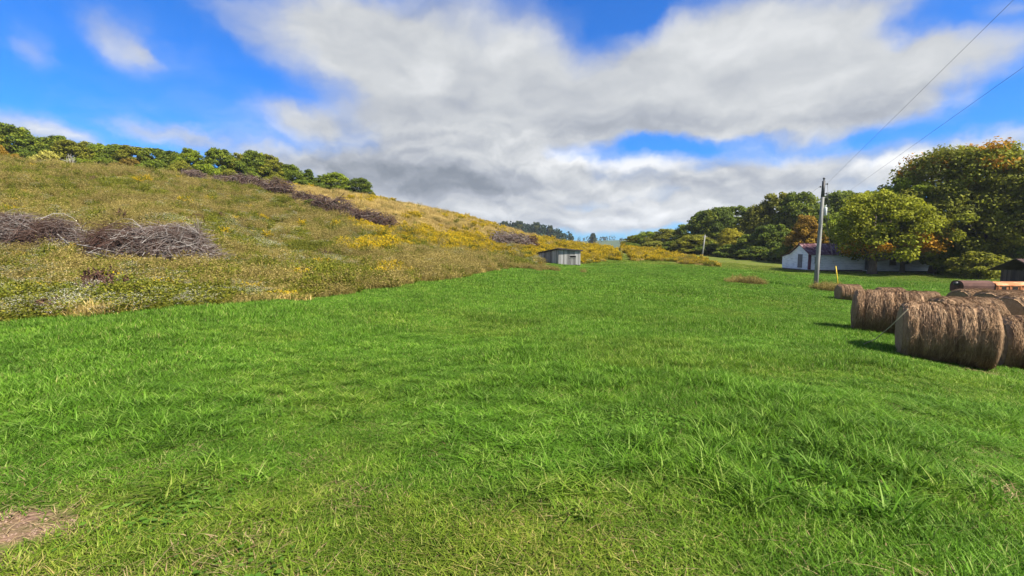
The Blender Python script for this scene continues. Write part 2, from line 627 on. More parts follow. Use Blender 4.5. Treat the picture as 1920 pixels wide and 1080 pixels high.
# edge between mown field and meadow, given as distance per bearing
_edge = []
for px, py, Y in [(-700, 640, 9.0), (-300, 625, 10.5), (0, 612, 11.5), (150, 598, 12.3), (300, 585, 13.6), (500, 565, 17), (700, 545, 22), (850, 525, 31), (920, 508, 46), (1000, 499, 63), (1030, 494, 72), (1100, 493, 74), (1170, 489, 82), (1260, 493, 82), (1330, 499, 72)]:
    x = (px - CX) / F_PX * Y
    _edge.append((math.atan2(x, Y), math.hypot(x, Y)))
_edge = np.array(_edge)


def meadow_in(x, y):
    """signed distance-like value: > 0 inside the tall meadow"""
    th, r = np.arctan2(x, y), np.hypot(x, y)
    rb = np.interp(th, _edge[:, 0], _edge[:, 1])
    rb = rb * (1 + (fbm(th * 40, th * 0 + 3.3, 3) - 0.5) * 0.10)
    d = r - rb
    right = math.atan2(1345 - CX, F_PX)
    d = np.where(th > right, -50 * (th - right) - 1, d)
    d = np.where(np.abs(th) > 2.4, -5, d)
    # right-hand strip is only a band: beyond it lies the far bright field / wood
    band = np.interp(th, [math.atan2(1190 - CX, F_PX), math.atan2(1270 - CX, F_PX), right], [150, 112, 84])
    d = np.where(th > math.atan2(1185 - CX, F_PX), np.minimum(d, band - r), d)
    # mown track
    tx = np.interp(r, [70, 90, 110, 150], [1186, 1170, 1158, 1150])
    pxx = CX + F_PX * np.tan(np.clip(th, -1.4, 1.4))
    d = np.where((np.abs(pxx - tx) < np.interp(r, [70, 150], [14, 7])) & (r > 70) & (r < 150), -1, d)
    return d


ths = np.concatenate([np.radians(np.arange(-180, -62, 4.0)), np.radians(np.arange(-62, 62, 0.3)), np.radians(np.arange(62, 180, 4.0))])
rr = np.exp(np.linspace(math.log(0.35), math.log(2600), 320))
TH, RR = np.meshgrid(ths, rr, indexing='ij')
X, Y = RR * np.sin(TH), RR * np.cos(TH)
Z = height(X, Y)
nt_, nr_ = len(ths), len(rr)
V = np.stack([X, Y, Z], -1).reshape(-1, 3)
V = np.vstack([V, [[0, 0, hz(0.0, 0.01)]]])
faces = []
for i in range(nt_):
    i2 = (i + 1) % nt_
    for j in range(nr_ - 1):
        faces.append((i * nr_ + j, i * nr_ + j + 1, i2 * nr_ + j + 1, i2 * nr_ + j))
    faces.append((nt_ * nr_, i * nr_, i2 * nr_))
me = bpy.data.meshes.new('ground')
me.from_pydata(V.tolist(), [], faces)
me.polygons.foreach_set('use_smooth', np.ones(len(faces), dtype=bool))
mead = np.append(smooth(-0.6, 0.8, meadow_in(X, Y)).ravel(), 0)
at = me.attributes.new('meadow', 'FLOAT', 'POINT')
at.data.foreach_set('value', mead.astype(np.float32))


def dry_and_sunlit(x, y):
    """yellower worn turf close by, greener further out; farthest strip tinted as if sunlit"""
    r = np.hypot(x + 1.3, y)
    r = r + np.clip(x - 1.0, 0, 3) * 0.7
    d = 0.55 - smooth(2.2, 4.6, r + (fbm(x * 0.8, y * 0.8, 3) - 0.5) * 3.2) * 0.52
    d = d + smooth(0.52, 0.78, fbm(x * 0.35 + 9, y * 0.35 + 4, 3)) * 0.25
    far = smooth(66, 92, np.hypot(x, y))  # far turf colour yellowed and lightened to imitate a sunlit strip
    return np.clip(d + far * 0.7, 0, 1)


at = me.attributes.new('dry', 'FLOAT', 'POINT')  # real dryness nearby, painted sunlight on the distant field
at.data.foreach_set('value', np.append(dry_and_sunlit(X, Y).ravel(), 0.8).astype(np.float32))


def bare(x, y):
    """bare earth of the worn track at the lower left, and two dry heaps' ground"""
    n = fbm(x * 2.2 + 3, y * 5.0 + 8, 4)
    e1 = np.hypot((x + 2.95) / 0.42, (y - 2.66 - (x + 2.95) * 0.3) / 0.12)
    e2 = np.hypot((x + 3.3) / 0.32, (y - 2.88) / 0.10)
    e3 = np.hypot((x + 2.9) / 0.30, (y - 2.42) / 0.06)
    e = np.minimum(np.minimum(e1, e2), e3)
    return np.clip(smooth(1.5, 0.5, e + (n - 0.5) * 1.4), 0, 1)


at = me.attributes.new('bare', 'FLOAT', 'POINT')
at.data.foreach_set('value', np.append(bare(X, Y).ravel(), 0).astype(np.float32))


def mat_ground():
    m, n, t = new_mat('field_soil_and_turf')
    pos = geo_pos(t)
    fine = n.noise(pos, 9, 6, 0.7)
    mid = n.noise(pos, 0.9, 5, 0.6)
    big = n.noise(pos, 0.09, 4, 0.6)
    green = n.ramp(n.math('ADD', n.math('MULTIPLY', fine, 0.6), n.math('MULTIPLY', mid, 0.4)), [(0.3, (0.022, 0.045, 0.005)), (0.5, (0.055, 0.115, 0.008)), (0.7, (0.10, 0.19, 0.015))])
    yel = n.ramp(n.math('ADD', n.math('MULTIPLY', fine, 0.6), n.math('MULTIPLY', mid, 0.4)), [(0.3, (0.035, 0.036, 0.010)), (0.5, (0.095, 0.105, 0.018)), (0.7, (0.17, 0.16, 0.04))])
    g = n.mix(n.attr('dry'), green, yel)
    md = n.ramp(n.math('ADD', n.math('MULTIPLY', fine, 0.5), n.math('MULTIPLY', big, 0.5)), [(0.3, (0.045, 0.045, 0.010)), (0.5, (0.12, 0.105, 0.022)), (0.7, (0.22, 0.165, 0.05))])
    c = n.mix(n.attr('meadow'), g, md)
    dirt = n.ramp(n.noise(pos, 34, 6, 0.75), [(0.35, (0.085, 0.050, 0.032)), (0.5, (0.18, 0.110, 0.075)), (0.65, (0.27, 0.175, 0.125))])
    c = n.mix(n.attr('bare'), c, dirt)
    finish(t, principled(n, c, 0.95, 0.1, 0.0, fine, 0.6, 0.05))
    return m


me.materials.append(mat_ground())
ground = link('ground', me)
tag(ground, kind='structure')


# ------------------------------------------------------------------ scattering of plants (ground cover)
def blade_arrays(rng, N, R, hmin, hmax, wmin, wmax, lean, segs, disc=True):
    if disc:
        rad = R * np.sqrt(rng.rand(N))
        a = rng.rand(N) * 2 * math.pi
        bx, by = rad * np.cos(a), rad * np.sin(a)
    else:
        bx, by = (rng.rand(N) - 0.5) * 2 * R, (rng.rand(N) - 0.5) * 2 * R
    h = hmin + (hmax - hmin) * rng.rand(N) ** 1.3
    wd = wmin + (wmax - wmin) * rng.rand(N)
    la = rng.rand(N) * 2 * math.pi
    ln = lean * (0.3 + rng.rand(N))
    face = la + math.pi / 2 + (rng.rand(N) - 0.5) * 1.2
    V = np.zeros((N, segs + 1, 2, 3))
    for s in range(segs + 1):
        u = s / segs
        off = h * ln * u ** 1.8
        zz = h * (u - 0.28 * np.minimum(ln, 1.6) * u ** 2.4)
        cx, cy = bx + off * np.cos(la), by + off * np.sin(la)
        hw = wd * 0.5 * (1 - u ** 2.0 * 0.93)
        V[:, s, 0] = np.stack([cx - hw * np.cos(face), cy - hw * np.sin(face), zz], -1)
        V[:, s, 1] = np.stack([cx + hw * np.cos(face), cy + hw * np.sin(face), zz], -1)
    idx = np.arange(N * (segs + 1) * 2).reshape(N, segs + 1, 2)
    Fc = np.stack([idx[:, :-1, 0], idx[:, :-1, 1], idx[:, 1:, 1], idx[:, 1:, 0]], -1).reshape(-1, 4)
    tops = V[:, -1].mean(axis=1)
    return V.reshape(-1, 3), Fc, tops, np.stack([bx, by], -1)


def leaf_arrays(rng, C, size, up=0.4, elong=1.7, outward=None):
    """one small bent-diamond leaf per centre"""
    N = len(C)
    nrm = rng.normal(size=(N, 3))
    nrm /= np.linalg.norm(nrm, axis=1)[:, None]
    if outward is not None:
        nrm = nrm * 0.75 + outward * 0.7
    nrm[:, 2] += up
    nrm /= np.linalg.norm(nrm, axis=1)[:, None]
    t = np.cross(nrm, rng.normal(size=(N, 3)))
    t /= np.linalg.norm(t, axis=1)[:, None] + 1e-9
    b = np.cross(nrm, t)
    s = (size * (0.6 + 0.8 * rng.rand(N)))[:, None] if np.isscalar(size) else (size * (0.6 + 0.8 * rng.rand(N)))[:, None]
    V = np.stack([C - t * s * 0.5 * elong, C - b * s * 0.5 + nrm * s * 0.1, C + t * s * 0.5 * elong, C + b * s * 0.5 + nrm * s * 0.1], 1)
    Fc = np.arange(N * 4).reshape(N, 4)
    return V.reshape(-1, 3), Fc


def fast_mesh(name, parts, mats):
    """parts: list of (V, F(quads), material index)"""
    me = bpy.data.meshes.new(name)
    Vs, Fs, Ms, n = [], [], [], 0
    for Vv, Ff, mi in parts:
        Vs.append(Vv)
        Fs.append(np.asarray(Ff) + n)
        Ms.append(np.full(len(Ff), mi))
        n += len(Vv)
    V, Fq, Mi = np.vstack(Vs), np.vstack(Fs), np.concatenate(Ms)
    me.vertices.add(len(V))
    me.vertices.foreach_set('co', V.astype(np.float32).ravel())
    me.loops.add(len(Fq) * 4)
    me.loops.foreach_set('vertex_index', Fq.astype(np.int32).ravel())
    me.polygons.add(len(Fq))
    me.polygons.foreach_set('loop_start', (np.arange(len(Fq)) * 4).astype(np.int32))
    me.polygons.foreach_set('loop_total', np.full(len(Fq), 4, dtype=np.int32))
    for m in mats:
        me.materials.append(m)
    me.polygons.foreach_set('material_index', Mi.astype(np.int32))
    me.update(calc_edges=True)
    me.validate()
    return me


def proto_collection(name, meshes):
    c = bpy.data.collections.new(name)
    for i, m in enumerate(meshes):
        o = bpy.data.objects.new("%s_%02d" % (name, i), m)
        c.objects.link(o)
    return c


def scatter(name, coll, pts, rot, scl, idx, tint):
    me = bpy.data.meshes.new(name)
    me.vertices.add(len(pts))
    me.vertices.foreach_set('co', np.asarray(pts, np.float32).ravel())
    for nm, ty, key, dat in (('rot', 'FLOAT_VECTOR', 'vector', rot), ('scl', 'FLOAT_VECTOR', 'vector', scl), ('idx', 'INT', 'value', idx), ('tint', 'FLOAT', 'value', tint)):
        a = me.attributes.new(nm, ty, 'POINT')
        a.data.foreach_set(key, np.asarray(dat, np.int32 if ty == 'INT' else np.float32).ravel())
    me.update()
    o = link(name, me)
    g = bpy.data.node_groups.new(name, 'GeometryNodeTree')
    g.interface.new_socket('Geometry', in_out='INPUT', socket_type='NodeSocketGeometry')
    g.interface.new_socket('Geometry', in_out='OUTPUT', socket_type='NodeSocketGeometry')
    N = g.nodes
    gi, go = N.new('NodeGroupInput'), N.new('NodeGroupOutput')
    ip = N.new('GeometryNodeInstanceOnPoints')
    ci = N.new('GeometryNodeCollectionInfo')
    ci.inputs['Collection'].default_value = coll
    ci.inputs['Separate Children'].default_value = True
    ci.inputs['Reset Children'].default_value = True

    def na(nm, ty):
        n = N.new('GeometryNodeInputNamedAttribute')
        n.data_type = ty
        n.inputs['Name'].default_value = nm
        return n.outputs['Attribute']
    L = g.links
    L.new(gi.outputs[0], ip.inputs['Points'])
    L.new(ci.outputs[0], ip.inputs['Instance'])
    ip.inputs['Pick Instance'].default_value = True
    L.new(na('idx', 'INT'), ip.inputs['Instance Index'])
    L.new(na('rot', 'FLOAT_VECTOR'), ip.inputs['Rotation'])
    L.new(na('scl', 'FLOAT_VECTOR'), ip.inputs['Scale'])
    L.new(ip.outputs[0], go.inputs[0])
    mod = o.modifiers.new('scatter', 'NODES')
    mod.node_group = g
    return o


def tilt_rot(rng, x, y):
    """Euler angles that lay a patch on the slope, spun at random"""
    e = 0.5
    hx = (height(x + e, y) - height(x - e, y)) / (2 * e)
    hy = (height(x, y + e) - height(x, y - e)) / (2 * e)
    sp = rng.rand(len(x)) * 2 * math.pi
    out = np.zeros((len(x), 3))
    for i in range(len(x)):
        nrm = Vector((-hx[i], -hy[i], 1)).normalized()
        q = Vector((0, 0, 1)).rotation_difference(nrm) @ Euler((0, 0, sp[i])).to_quaternion()
        out[i] = q.to_euler()
    return out


def polar_points(rng, r0, r1, th0, th1, spacing):
    n = int(0.5 * (r1 * r1 - r0 * r0) * (th1 - th0) / spacing ** 2)
    r = np.sqrt(r0 * r0 + rng.rand(n) * (r1 * r1 - r0 * r0))
    th = th0 + rng.rand(n) * (th1 - th0)
    return r * np.sin(th), r * np.cos(th)


rng = rs(11)
# --- pasture grass
near, mid_, far_ = [], [], []
for k in range(5):
    Va, Fa, tp, b = blade_arrays(rng, 240, 0.26, 0.03, 0.115, 0.0045, 0.0095, 1.0, 4)
    near.append(fast_mesh('turf_near', [(Va, Fa, 0)], [M_GRASS]))
for k in range(2):      # taller coarse tufts
    Va, Fa, tp, b = blade_arrays(rng, 70, 0.11, 0.10, 0.24, 0.007, 0.014, 1.2, 5)
    near.append(fast_mesh('turf_tuft', [(Va, Fa, 0)], [M_GRASS]))
for k in range(4):
    Va, Fa, tp, b = blade_arrays(rng, 620, 0.65, 0.06, 0.16, 0.009, 0.016, 0.7, 3)
    mid_.append(fast_mesh('turf_mid', [(Va, Fa, 0)], [M_GRASS]))
for k in range(4):
    Va, Fa, tp, b = blade_arrays(rng, 700, 1.5, 0.07, 0.17, 0.025, 0.045, 0.6, 2)
    far_.append(fast_mesh('turf_far', [(Va, Fa, 0)], [M_GRASS]))
clover = []
for k in range(2):      # clover and other broad leaves low in the turf
    C = np.stack([rng.normal(size=170) * 0.16, rng.normal(size=170) * 0.16, 0.02 + 0.07 * rng.rand(170)], -1)
    Vl, Fl = leaf_arrays(rng, C, 0.026, 1.6, 1.15)
    clover.append(fast_mesh('clover', [(Vl, Fl, 0)], [M_CLOVER]))
    C = np.stack([rng.normal(size=60) * 0.12, rng.normal(size=60) * 0.12, 0.03 + 0.05 * rng.rand(60)], -1)
    Vl, Fl = leaf_arrays(rng, C, 0.022, 0.8, 3.4)
    clover.append(fast_mesh('plantain', [(Vl, Fl, 0)], [M_CLOVER]))
for k in range(1):      # fallen dead blades
    Va, Fa, tp, b = blade_arrays(rng, 40, 0.16, 0.03, 0.10, 0.004, 0.008, 2.2, 4)
    clover.append(fast_mesh('dead_blades', [(Va, Fa, 0)], [M_THATCH]))
coll_grass = proto_collection('grass_patch', near + mid_ + far_ + clover)

px_, py_, id_, sc_ = [], [], [], []
T0, T1 = math.radians(-56), math.radians(56)
for (r0, r1, sp, i0, i1, s0, s1) in ((0.9, 6, 0.125, 0, 5, 0.75, 1.2), (5.5, 10, 0.18, 0, 5, 0.9, 1.35), (9, 27, 0.40, 7, 11, 0.85, 1.3), (24, 60, 0.95, 11, 15, 0.85, 1.2), (58, 100, 1.5, 11, 15, 0.9, 1.3)):
    tw = math.radians(100 if r1 < 12 else 68)
    x, y = polar_points(rng, r0, r1, -tw, tw, sp)
    px_.append(x)
    py_.append(y)
    id_.append(rng.randint(i0, i1, len(x)))
    sc_.append(s0 + (s1 - s0) * rng.rand(len(x)))
# tufts clumped by a noise field
x, y = polar_points(rng, 1.5, 14, T0, T1, 0.16)
ok = fbm(x * 0.55 + 2, y * 0.55, 3) + 0.30 * smooth(2, 6, np.hypot(x, y)) + 0.12 * smooth(-2, 3, x) > 0.64 + 0.25 * rng.rand(len(x))
x, y = x[ok], y[ok]
px_.append(x)
py_.append(y)
id_.append(rng.randint(5, 7, len(x)))
sc_.append(0.6 + 0.6 * rng.rand(len(x)))
x, y = polar_points(rng, 1.2, 13, T0, T1, 0.26)
ok = fbm(x * 0.8 + 21, y * 0.8 + 5, 3) > 0.54 + 0.2 * rng.rand(len(x))
x, y = x[ok], y[ok]
px_.append(x)
py_.append(y)
id_.append(rng.randint(15, 19, len(x)))
sc_.append(0.7 + 0.7 * rng.rand(len(x)))
x, y = polar_points(rng, 1.2, 14, T0, T1, 0.26)
px_.append(x)
py_.append(y)
id_.append(np.full(len(x), 19))
sc_.append(0.7 + 0.7 * rng.rand(len(x)))
gx, gy, gi_, gs = np.concatenate(px_), np.concatenate(py_), np.concatenate(id_), np.concatenate(sc_)
keep = (meadow_in(gx, gy) < 0.3) & (np.maximum.reduce([bare(gx + a_, gy + b_) for a_, b_ in ((0, 0), (0.10, 0), (-0.10, 0), (0, 0.09), (0, -0.09))]) < 0.25 + 0.5 * rng.rand(len(gx))) | (gi_ == 19) & (meadow_in(gx, gy) < 0.3)
gx, gy, gi_, gs = gx[keep], gy[keep], gi_[keep], gs[keep]
dz = dry_and_sunlit(gx, gy)
lush = fbm(gx * 0.4 + 7, gy * 0.4 + 1, 3)
gh = gs * (0.60 + 0.60 * smooth(0.35, 0.65, lush)) * (1.0 - 0.25 * dz)
o = scatter('grass', coll_grass, np.stack([gx, gy, height(gx, gy) - 0.01], -1), tilt_rot(rng, gx, gy), np.stack([gs, gs, gh], -1), gi_, np.clip(dz + (rng.rand(len(gx)) - 0.5) * 0.25, 0, 1))
tag(o, 'lush green grass of the mown field', 'grass', kind='stuff')


# --- meadow plants
def weed(rng, n, R, h0, h1, head=None, leaves=7, stem_w=0.009, lsize=0.07, hsize=0.05, hcount=10):
    Va, Fa, tp, b = blade_arrays(rng, n, R, h0, h1, stem_w * 0.7, stem_w, 0.28, 3)
    parts = [(Va, Fa, 0)]
    base = np.concatenate([b, np.zeros((n, 1))], 1)
    u = rng.rand(n, leaves, 1) * 0.85 + 0.1
    C = (base[:, None] * (1 - u) + tp[:, None] * u + rng.normal(size=(n, leaves, 3)) * lsize * 0.6).reshape(-1, 3)
    C[:, 2] = np.maximum(C[:, 2], 0.03)
    parts.append((*leaf_arrays(rng, C, lsize, 0.3, 2.0), 0))
    if head == 'flat':
        C = (tp[:, None] + rng.normal(size=(n, hcount, 3)) * np.array([0.09, 0.09, 0.03])).reshape(-1, 3)
        parts.append((*leaf_arrays(rng, C, hsize, 1.2, 1.0), 1))
    elif head == 'plume':
        u = rng.rand(n, hcount, 1)
        C = (tp[:, None] * (0.72 + 0.32 * u) + base[:, None] * (0.28 - 0.32 * u) + rng.normal(size=(n, hcount, 3)) * np.array([0.07, 0.07, 0.03]) * (1.25 - u)).reshape(-1, 3)
        parts.append((*leaf_arrays(rng, C, hsize, 0.5, 1.4), 1))
    return parts


protos = []
for k in range(3):      # 0-2 tan grass
    Va, Fa, tp, b = blade_arrays(rng, 260, 0.55, 0.35, 1.0, 0.009, 0.018, 0.5, 4)
    pr = [(Va, Fa, 0)]
    sel = tp[rng.rand(len(tp)) < 0.45]
    C = (sel[:, None] + rng.normal(size=(len(sel), 3, 3)) * np.array([0.03, 0.03, 0.06])).reshape(-1, 3)
    pr.append((*leaf_arrays(rng, C, 0.04, 0.1, 2.2), 0))
    for Vx, Fx, mx_ in weed(rng, 9, 0.5, 0.9, 1.35, 'plume', 3, stem_w=0.014, lsize=0.05, hsize=0.05, hcount=9):
        pr.append((Vx, Fx, 0))
    protos.append(fast_mesh('tan_grass', pr, [M_TAN]))
for k in range(3):      # 3-5 green weeds
    protos.append(fast_mesh('green_weed', weed(rng, 60, 0.5, 0.35, 1.0, None, 26, lsize=0.05), [M_WEED]))
for k in range(3):      # 6-8 white flowering weeds
    protos.append(fast_mesh('white_weed', weed(rng, 55, 0.5, 0.4, 0.95, 'flat', 20, lsize=0.048, hsize=0.024, hcount=11), [M_WEED, M_WHITE]))
for k in range(3):      # 9-11 goldenrod
    protos.append(fast_mesh('goldenrod', weed(rng, 46, 0.5, 0.45, 1.1, 'plume', 22, lsize=0.062, hsize=0.05, hcount=15), [M_WEED, M_GOLD]))
for k in range(2):      # 12-13 dark dead stalks
    protos.append(fast_mesh('dead_stalks', weed(rng, 26, 0.4, 0.5, 1.0, 'plume', 2, lsize=0.06, hsize=0.06, hcount=14), [M_DOCK, M_DOCK]))
for k in range(2):      # 14-15 golden straw
    Va, Fa, tp, b = blade_arrays(rng, 240, 0.65, 0.4, 0.95, 0.02, 0.04, 0.45, 3)
    protos.append(fast_mesh('straw', [(Va, Fa, 0)], [M_STRAW]))
coll_meadow = proto_collection('meadow_plant', protos)

xs, ys, ss = [], [], []
for (r0, r1, t0, t1, sp, s0) in ((9, 48, -72, 6, 0.46, 0.85), (48, 100, -60, 24, 0.82, 1.0), (100, 175, -58, 24, 1.25, 1.15)):
    x, y = polar_points(rng, r0, r1, math.radians(t0), math.radians(t1), sp)
    xs.append(x)
    ys.append(y)
    ss.append(np.full(len(x), s0))
mx, my, ms = np.concatenate(xs), np.concatenate(ys), np.concatenate(ss)
keep = meadow_in(mx, my) > 0
mx, my, ms = mx[keep], my[keep], ms[keep]
mz = height(mx, my)
# keep the shed and its front clear
shed_c = P(1050, 495, 71)
keep = np.hypot(mx - shed_c.x, my - shed_c.y - 0.8) > 3.0
for (pu, pv, pY, pL, pW) in ((290, 486, 32, 8.6, 3.6), (62, 455, 36, 10.5, 3.6), (470, 360, 96, 9.5, 3.0), (520, 374, 92, 5, 2.6), (625, 408, 80, 6, 3), (705, 424, 76, 6, 2.6), (362, 326, 100, 6.5, 2.6), (955, 444, 92, 7.5, 3), (994, 446, 93, 2.6, 2)):
    pc = P(pu, pv, pY)
    keep &= (((mx - pc.x) / (pL * 0.42)) ** 2 + ((my - pc.y + 0.2) / (pW * 0.48)) ** 2) > 1
mx, my, ms, mz = mx[keep], my[keep], ms[keep], mz[keep]
U, Vv = project(mx, my, mz)
n1, n2, n3 = fbm(mx * 0.13, my * 0.13, 3), fbm(mx * 0.3 + 50, my * 0.3, 3), fbm(mx * 0.22 + 9, my * 0.22 + 70, 3)
md = meadow_in(mx, my)
N = len(mx)
row_y = np.interp(U, [340, 430, 520, 660, 740, 900], [318, 340, 368, 412, 430, 452])   # brush row across the slope
wt_ = np.zeros((6, N))     # tan green white gold dead straw
low = smooth(380, 450, Vv)
wt_[0] = 0.48 - 0.18 * low + 1.6 * (n1 - 0.5)
wt_[1] = 0.46 + 1.5 * (n2 - 0.5)
wt_[2] = 0.05 + 0.20 * low * smooth(640, 420, U) + 0.9 * (n3 - 0.5) * low
wt_[3] = 0.008 + 0.03 * smooth(0.6, 0.72, n3)
wt_[4] = 0.005
above = smooth(0, 8, row_y - Vv) * smooth(400, 440, U)
wt_[5] = 2.2 * above
wt_[0] *= 1 - 0.7 * above
wt_[1] *= 1 - 0.8 * above
wt_[2] *= 1 - above


def spot(u, v, ru, rv):
    return np.clip(1.3 - np.hypot((U - u) / ru, (Vv - v) / rv), 0, 1)


band_c = np.interp(U, [640, 680, 750, 850, 960, 1100, 1180], [416, 428, 440, 452, 463, 474, 478])
band_w = np.interp(U, [640, 720, 850, 1000], [5, 12, 17, 16])
gold = np.clip(1.5 - np.abs(Vv - band_c) / band_w, 0, 1) * smooth(640, 690, U)
gold = np.maximum.reduce([gold, 0.75 * spot(700, 465, 60, 12), 0.8 * spot(735, 518, 24, 8), spot(945, 420, 60, 10), spot(880, 408, 50, 6), spot(545, 350, 30, 5), spot(775, 408, 26, 5), spot(690, 377, 60, 4)])
wt_[3] += 3.2 * gold * smooth(0.34, 0.50, n2 + 0.1)
right = smooth(1000, 1040, U)
wt_[5] += right * 0.8
wt_[3] += right * 1.3
edge = smooth(2.2, 0.2, md) * (U < 960)
wt_[0] += 2.4 * edge * smooth(0.38, 0.55, n2)
wt_[0] += 2.0 * spot(830, 500, 110, 24)
wt_[5] += 0.7 * spot(800, 498, 140, 20) + 0.10 * edge
wt_[4] += 4 * np.maximum(spot(210, 562, 34, 10), spot(30, 590, 16, 6) * 0)
wt_[1] += 1.5 * np.maximum.reduce([spot(250, 480, 70, 14), spot(130, 365, 40, 12), spot(590, 470, 60, 14), spot(1000, 480, 25, 10)])
wt_ = np.clip(wt_, 0, None) + 1e-6
cum = np.cumsum(wt_ / wt_.sum(0), 0)
pick = (rng.rand(N)[None] > cum).sum(0)
start = np.array([0, 3, 6, 9, 12, 14])
cnt = np.array([3, 3, 3, 3, 2, 2])
mi = start[pick] + (rng.rand(N) * cnt[pick]).astype(int)
sc = ms * (0.75 + 0.5 * rng.rand(N))
hh = sc * (0.35 + 1.1 * fbm(mx * 0.45, my * 0.45, 3)) * (0.8 + 0.5 * rng.rand(N) ** 3) * np.where(md < 1.5, 0.75, 1.0) * np.interp(np.hypot(mx, my), [10, 40], [0.75, 1.0])
gold_m = (pick == 3)
rot = tilt_rot(rng, mx, my)
pos = np.stack([mx, my, mz - 0.02], -1)
for nm, sel, lab in (('wild_grass', ~gold_m, 'tall dry grass and white flowering weeds on the hillside'), ('goldenrod', gold_m, 'yellow goldenrod in bloom across the slope')):
    o = scatter(nm, coll_meadow, pos[sel], rot[sel], np.stack([sc, sc, hh], -1)[sel], mi[sel], rng.rand(N)[sel])
    tag(o, lab, 'meadow plants', kind='stuff')
cr = MB()
cn = 0
while cn < 420:
    cx_, cy_ = -3.0 + (rng.rand() - 0.5) * 1.3, 2.66 + (rng.rand() - 0.5) * 0.8
    if bare(np.array([cx_]), np.array([cy_]))[0] < 0.3:
        cn += 0.2
        continue
    cn += 1
    sz = 0.003 + 0.010 * rng.rand() ** 2
    o8 = np.array([(1, 0, 0), (-1, 0, 0), (0, 1, 0), (0, -1, 0), (0, 0, 1), (0, 0, -1)]) * sz * (0.7 + 0.6 * rng.rand(6, 1))
    cr.add(o8 + np.array([cx_, cy_, hz(cx_, cy_) + sz * 0.4]), [(0, 2, 4), (2, 1, 4), (1, 3, 4), (3, 0, 4), (2, 0, 5), (1, 2, 5), (3, 1, 5), (0, 3, 5)])
o = cr.build('soil_crumbs', mat_noise('soil_crumb', (0.11, 0.07, 0.048), (0.27, 0.185, 0.135), 14))
tag(o, 'crumbs of reddish soil on the bare worn patch', 'soil', kind='stuff')
# dry weed patches left standing in the mown field
ax, ay = [], []
for (u, v, yy, rx, ry, k) in ((1402, 531, 42.5, 1.5, 0.9, 34), (1553, 543, 40.5, 1.4, 0.9, 34), (990, 505, 56, 5, 2.0, 40)):
    p = P(u, v, yy)
    ax.append(p.x + rng.normal(size=k) * rx * 0.5)
    ay.append(p.y + rng.normal(size=k) * ry * 0.5)
ax, ay = np.concatenate(ax), np.concatenate(ay)
s_ = 0.5 + 0.4 * rng.rand(len(ax))
o = scatter('dry_grass', coll_meadow, np.stack([ax, ay, height(ax, ay) - 0.02], -1), tilt_rot(rng, ax, ay), np.stack([s_, s_, s_ * 0.8], -1), rng.randint(0, 3, len(ax)), rng.rand(len(ax)))
tag(o, 'tan tufts of dry grass standing in the mown field', 'dry grass', kind='stuff')


# ------------------------------------------------------------------ trees
def crown_mesh(name, seed, H, R, cb, shape, nblob, per, leaf, autumn=None, blob=(0.15, 0.30)):
    rng = rs(seed)
    zf = rng.rand(nblob)
    if shape == 'round':
        prof = np.sin(math.pi * (0.16 + 0.76 * zf)) ** 0.75
    elif shape == 'broad':
        prof = np.clip(1.0 - 0.9 * (np.clip(zf - 0.25, 0, 1)) ** 1.6, 0.1, 1) * (0.75 + 0.25 * np.clip(zf / 0.3, 0, 1))
    elif shape == 'pine':
        prof = 0.9 * (1 - zf) ** 0.75 + 0.12
    else:
        prof = np.sin(math.pi * (0.1 + 0.8 * zf)) ** 0.5
    ang = rng.rand(nblob) * 2 * math.pi
    rad = R * prof * (0.35 + 0.65 * rng.rand(nblob) ** 0.55)
    br = R * (blob[0] + (blob[1] - blob[0]) * rng.rand(nblob))
    lim = np.maximum(R * prof - br * 0.6, 0.1 * R)
    rad = np.minimum(rad, lim)
    z = cb + zf * (H - cb - br * 0.7)
    # uneven sides
    lop = 1 + 0.20 * np.sin(ang + seed) + 0.16 * np.sin(3 * ang + seed * 2) + 0.10 * np.sin(5 * ang + 9 * zf + seed)
    C0 = np.stack([rad * np.cos(ang) * lop, rad * np.sin(ang) * lop, z], -1)
    d = rng.normal(size=(nblob, per, 3))
    d /= np.linalg.norm(d, axis=2)[:, :, None]
    q = (0.30 + 0.90 * rng.rand(nblob, per, 1) ** 0.75)
    flat = np.array([1.1, 1.1, 0.72])
    C = C0[:, None] + d * q * br[:, None, None] * flat
    C = C.reshape(-1, 3)
    outw = d.reshape(-1, 3)
    bt = rng.rand(nblob) * 0.75
    if autumn is not None:
        bt = np.where(autumn(C0, rng), 0.95, bt)
    tint = np.clip(np.repeat(bt, per) + (rng.rand(nblob * per) - 0.5) * 0.12, 0, 1)
    # leave leaves out here and there so that sky shows through
    keep = rng.rand(len(C)) < 0.93
    C, outw, tint = C[keep], outw[keep], tint[keep]
    Vv, Fc = leaf_arrays(rng, C, leaf, 0.45, 1.35, outw)
    me = fast_mesh(name, [(Vv, Fc, 0)], [M_LEAF])
    a = me.attributes.new('tint', 'FLOAT', 'POINT')
    a.data.foreach_set('value', np.repeat(tint, 4).astype(np.float32))
    return me, C0, br


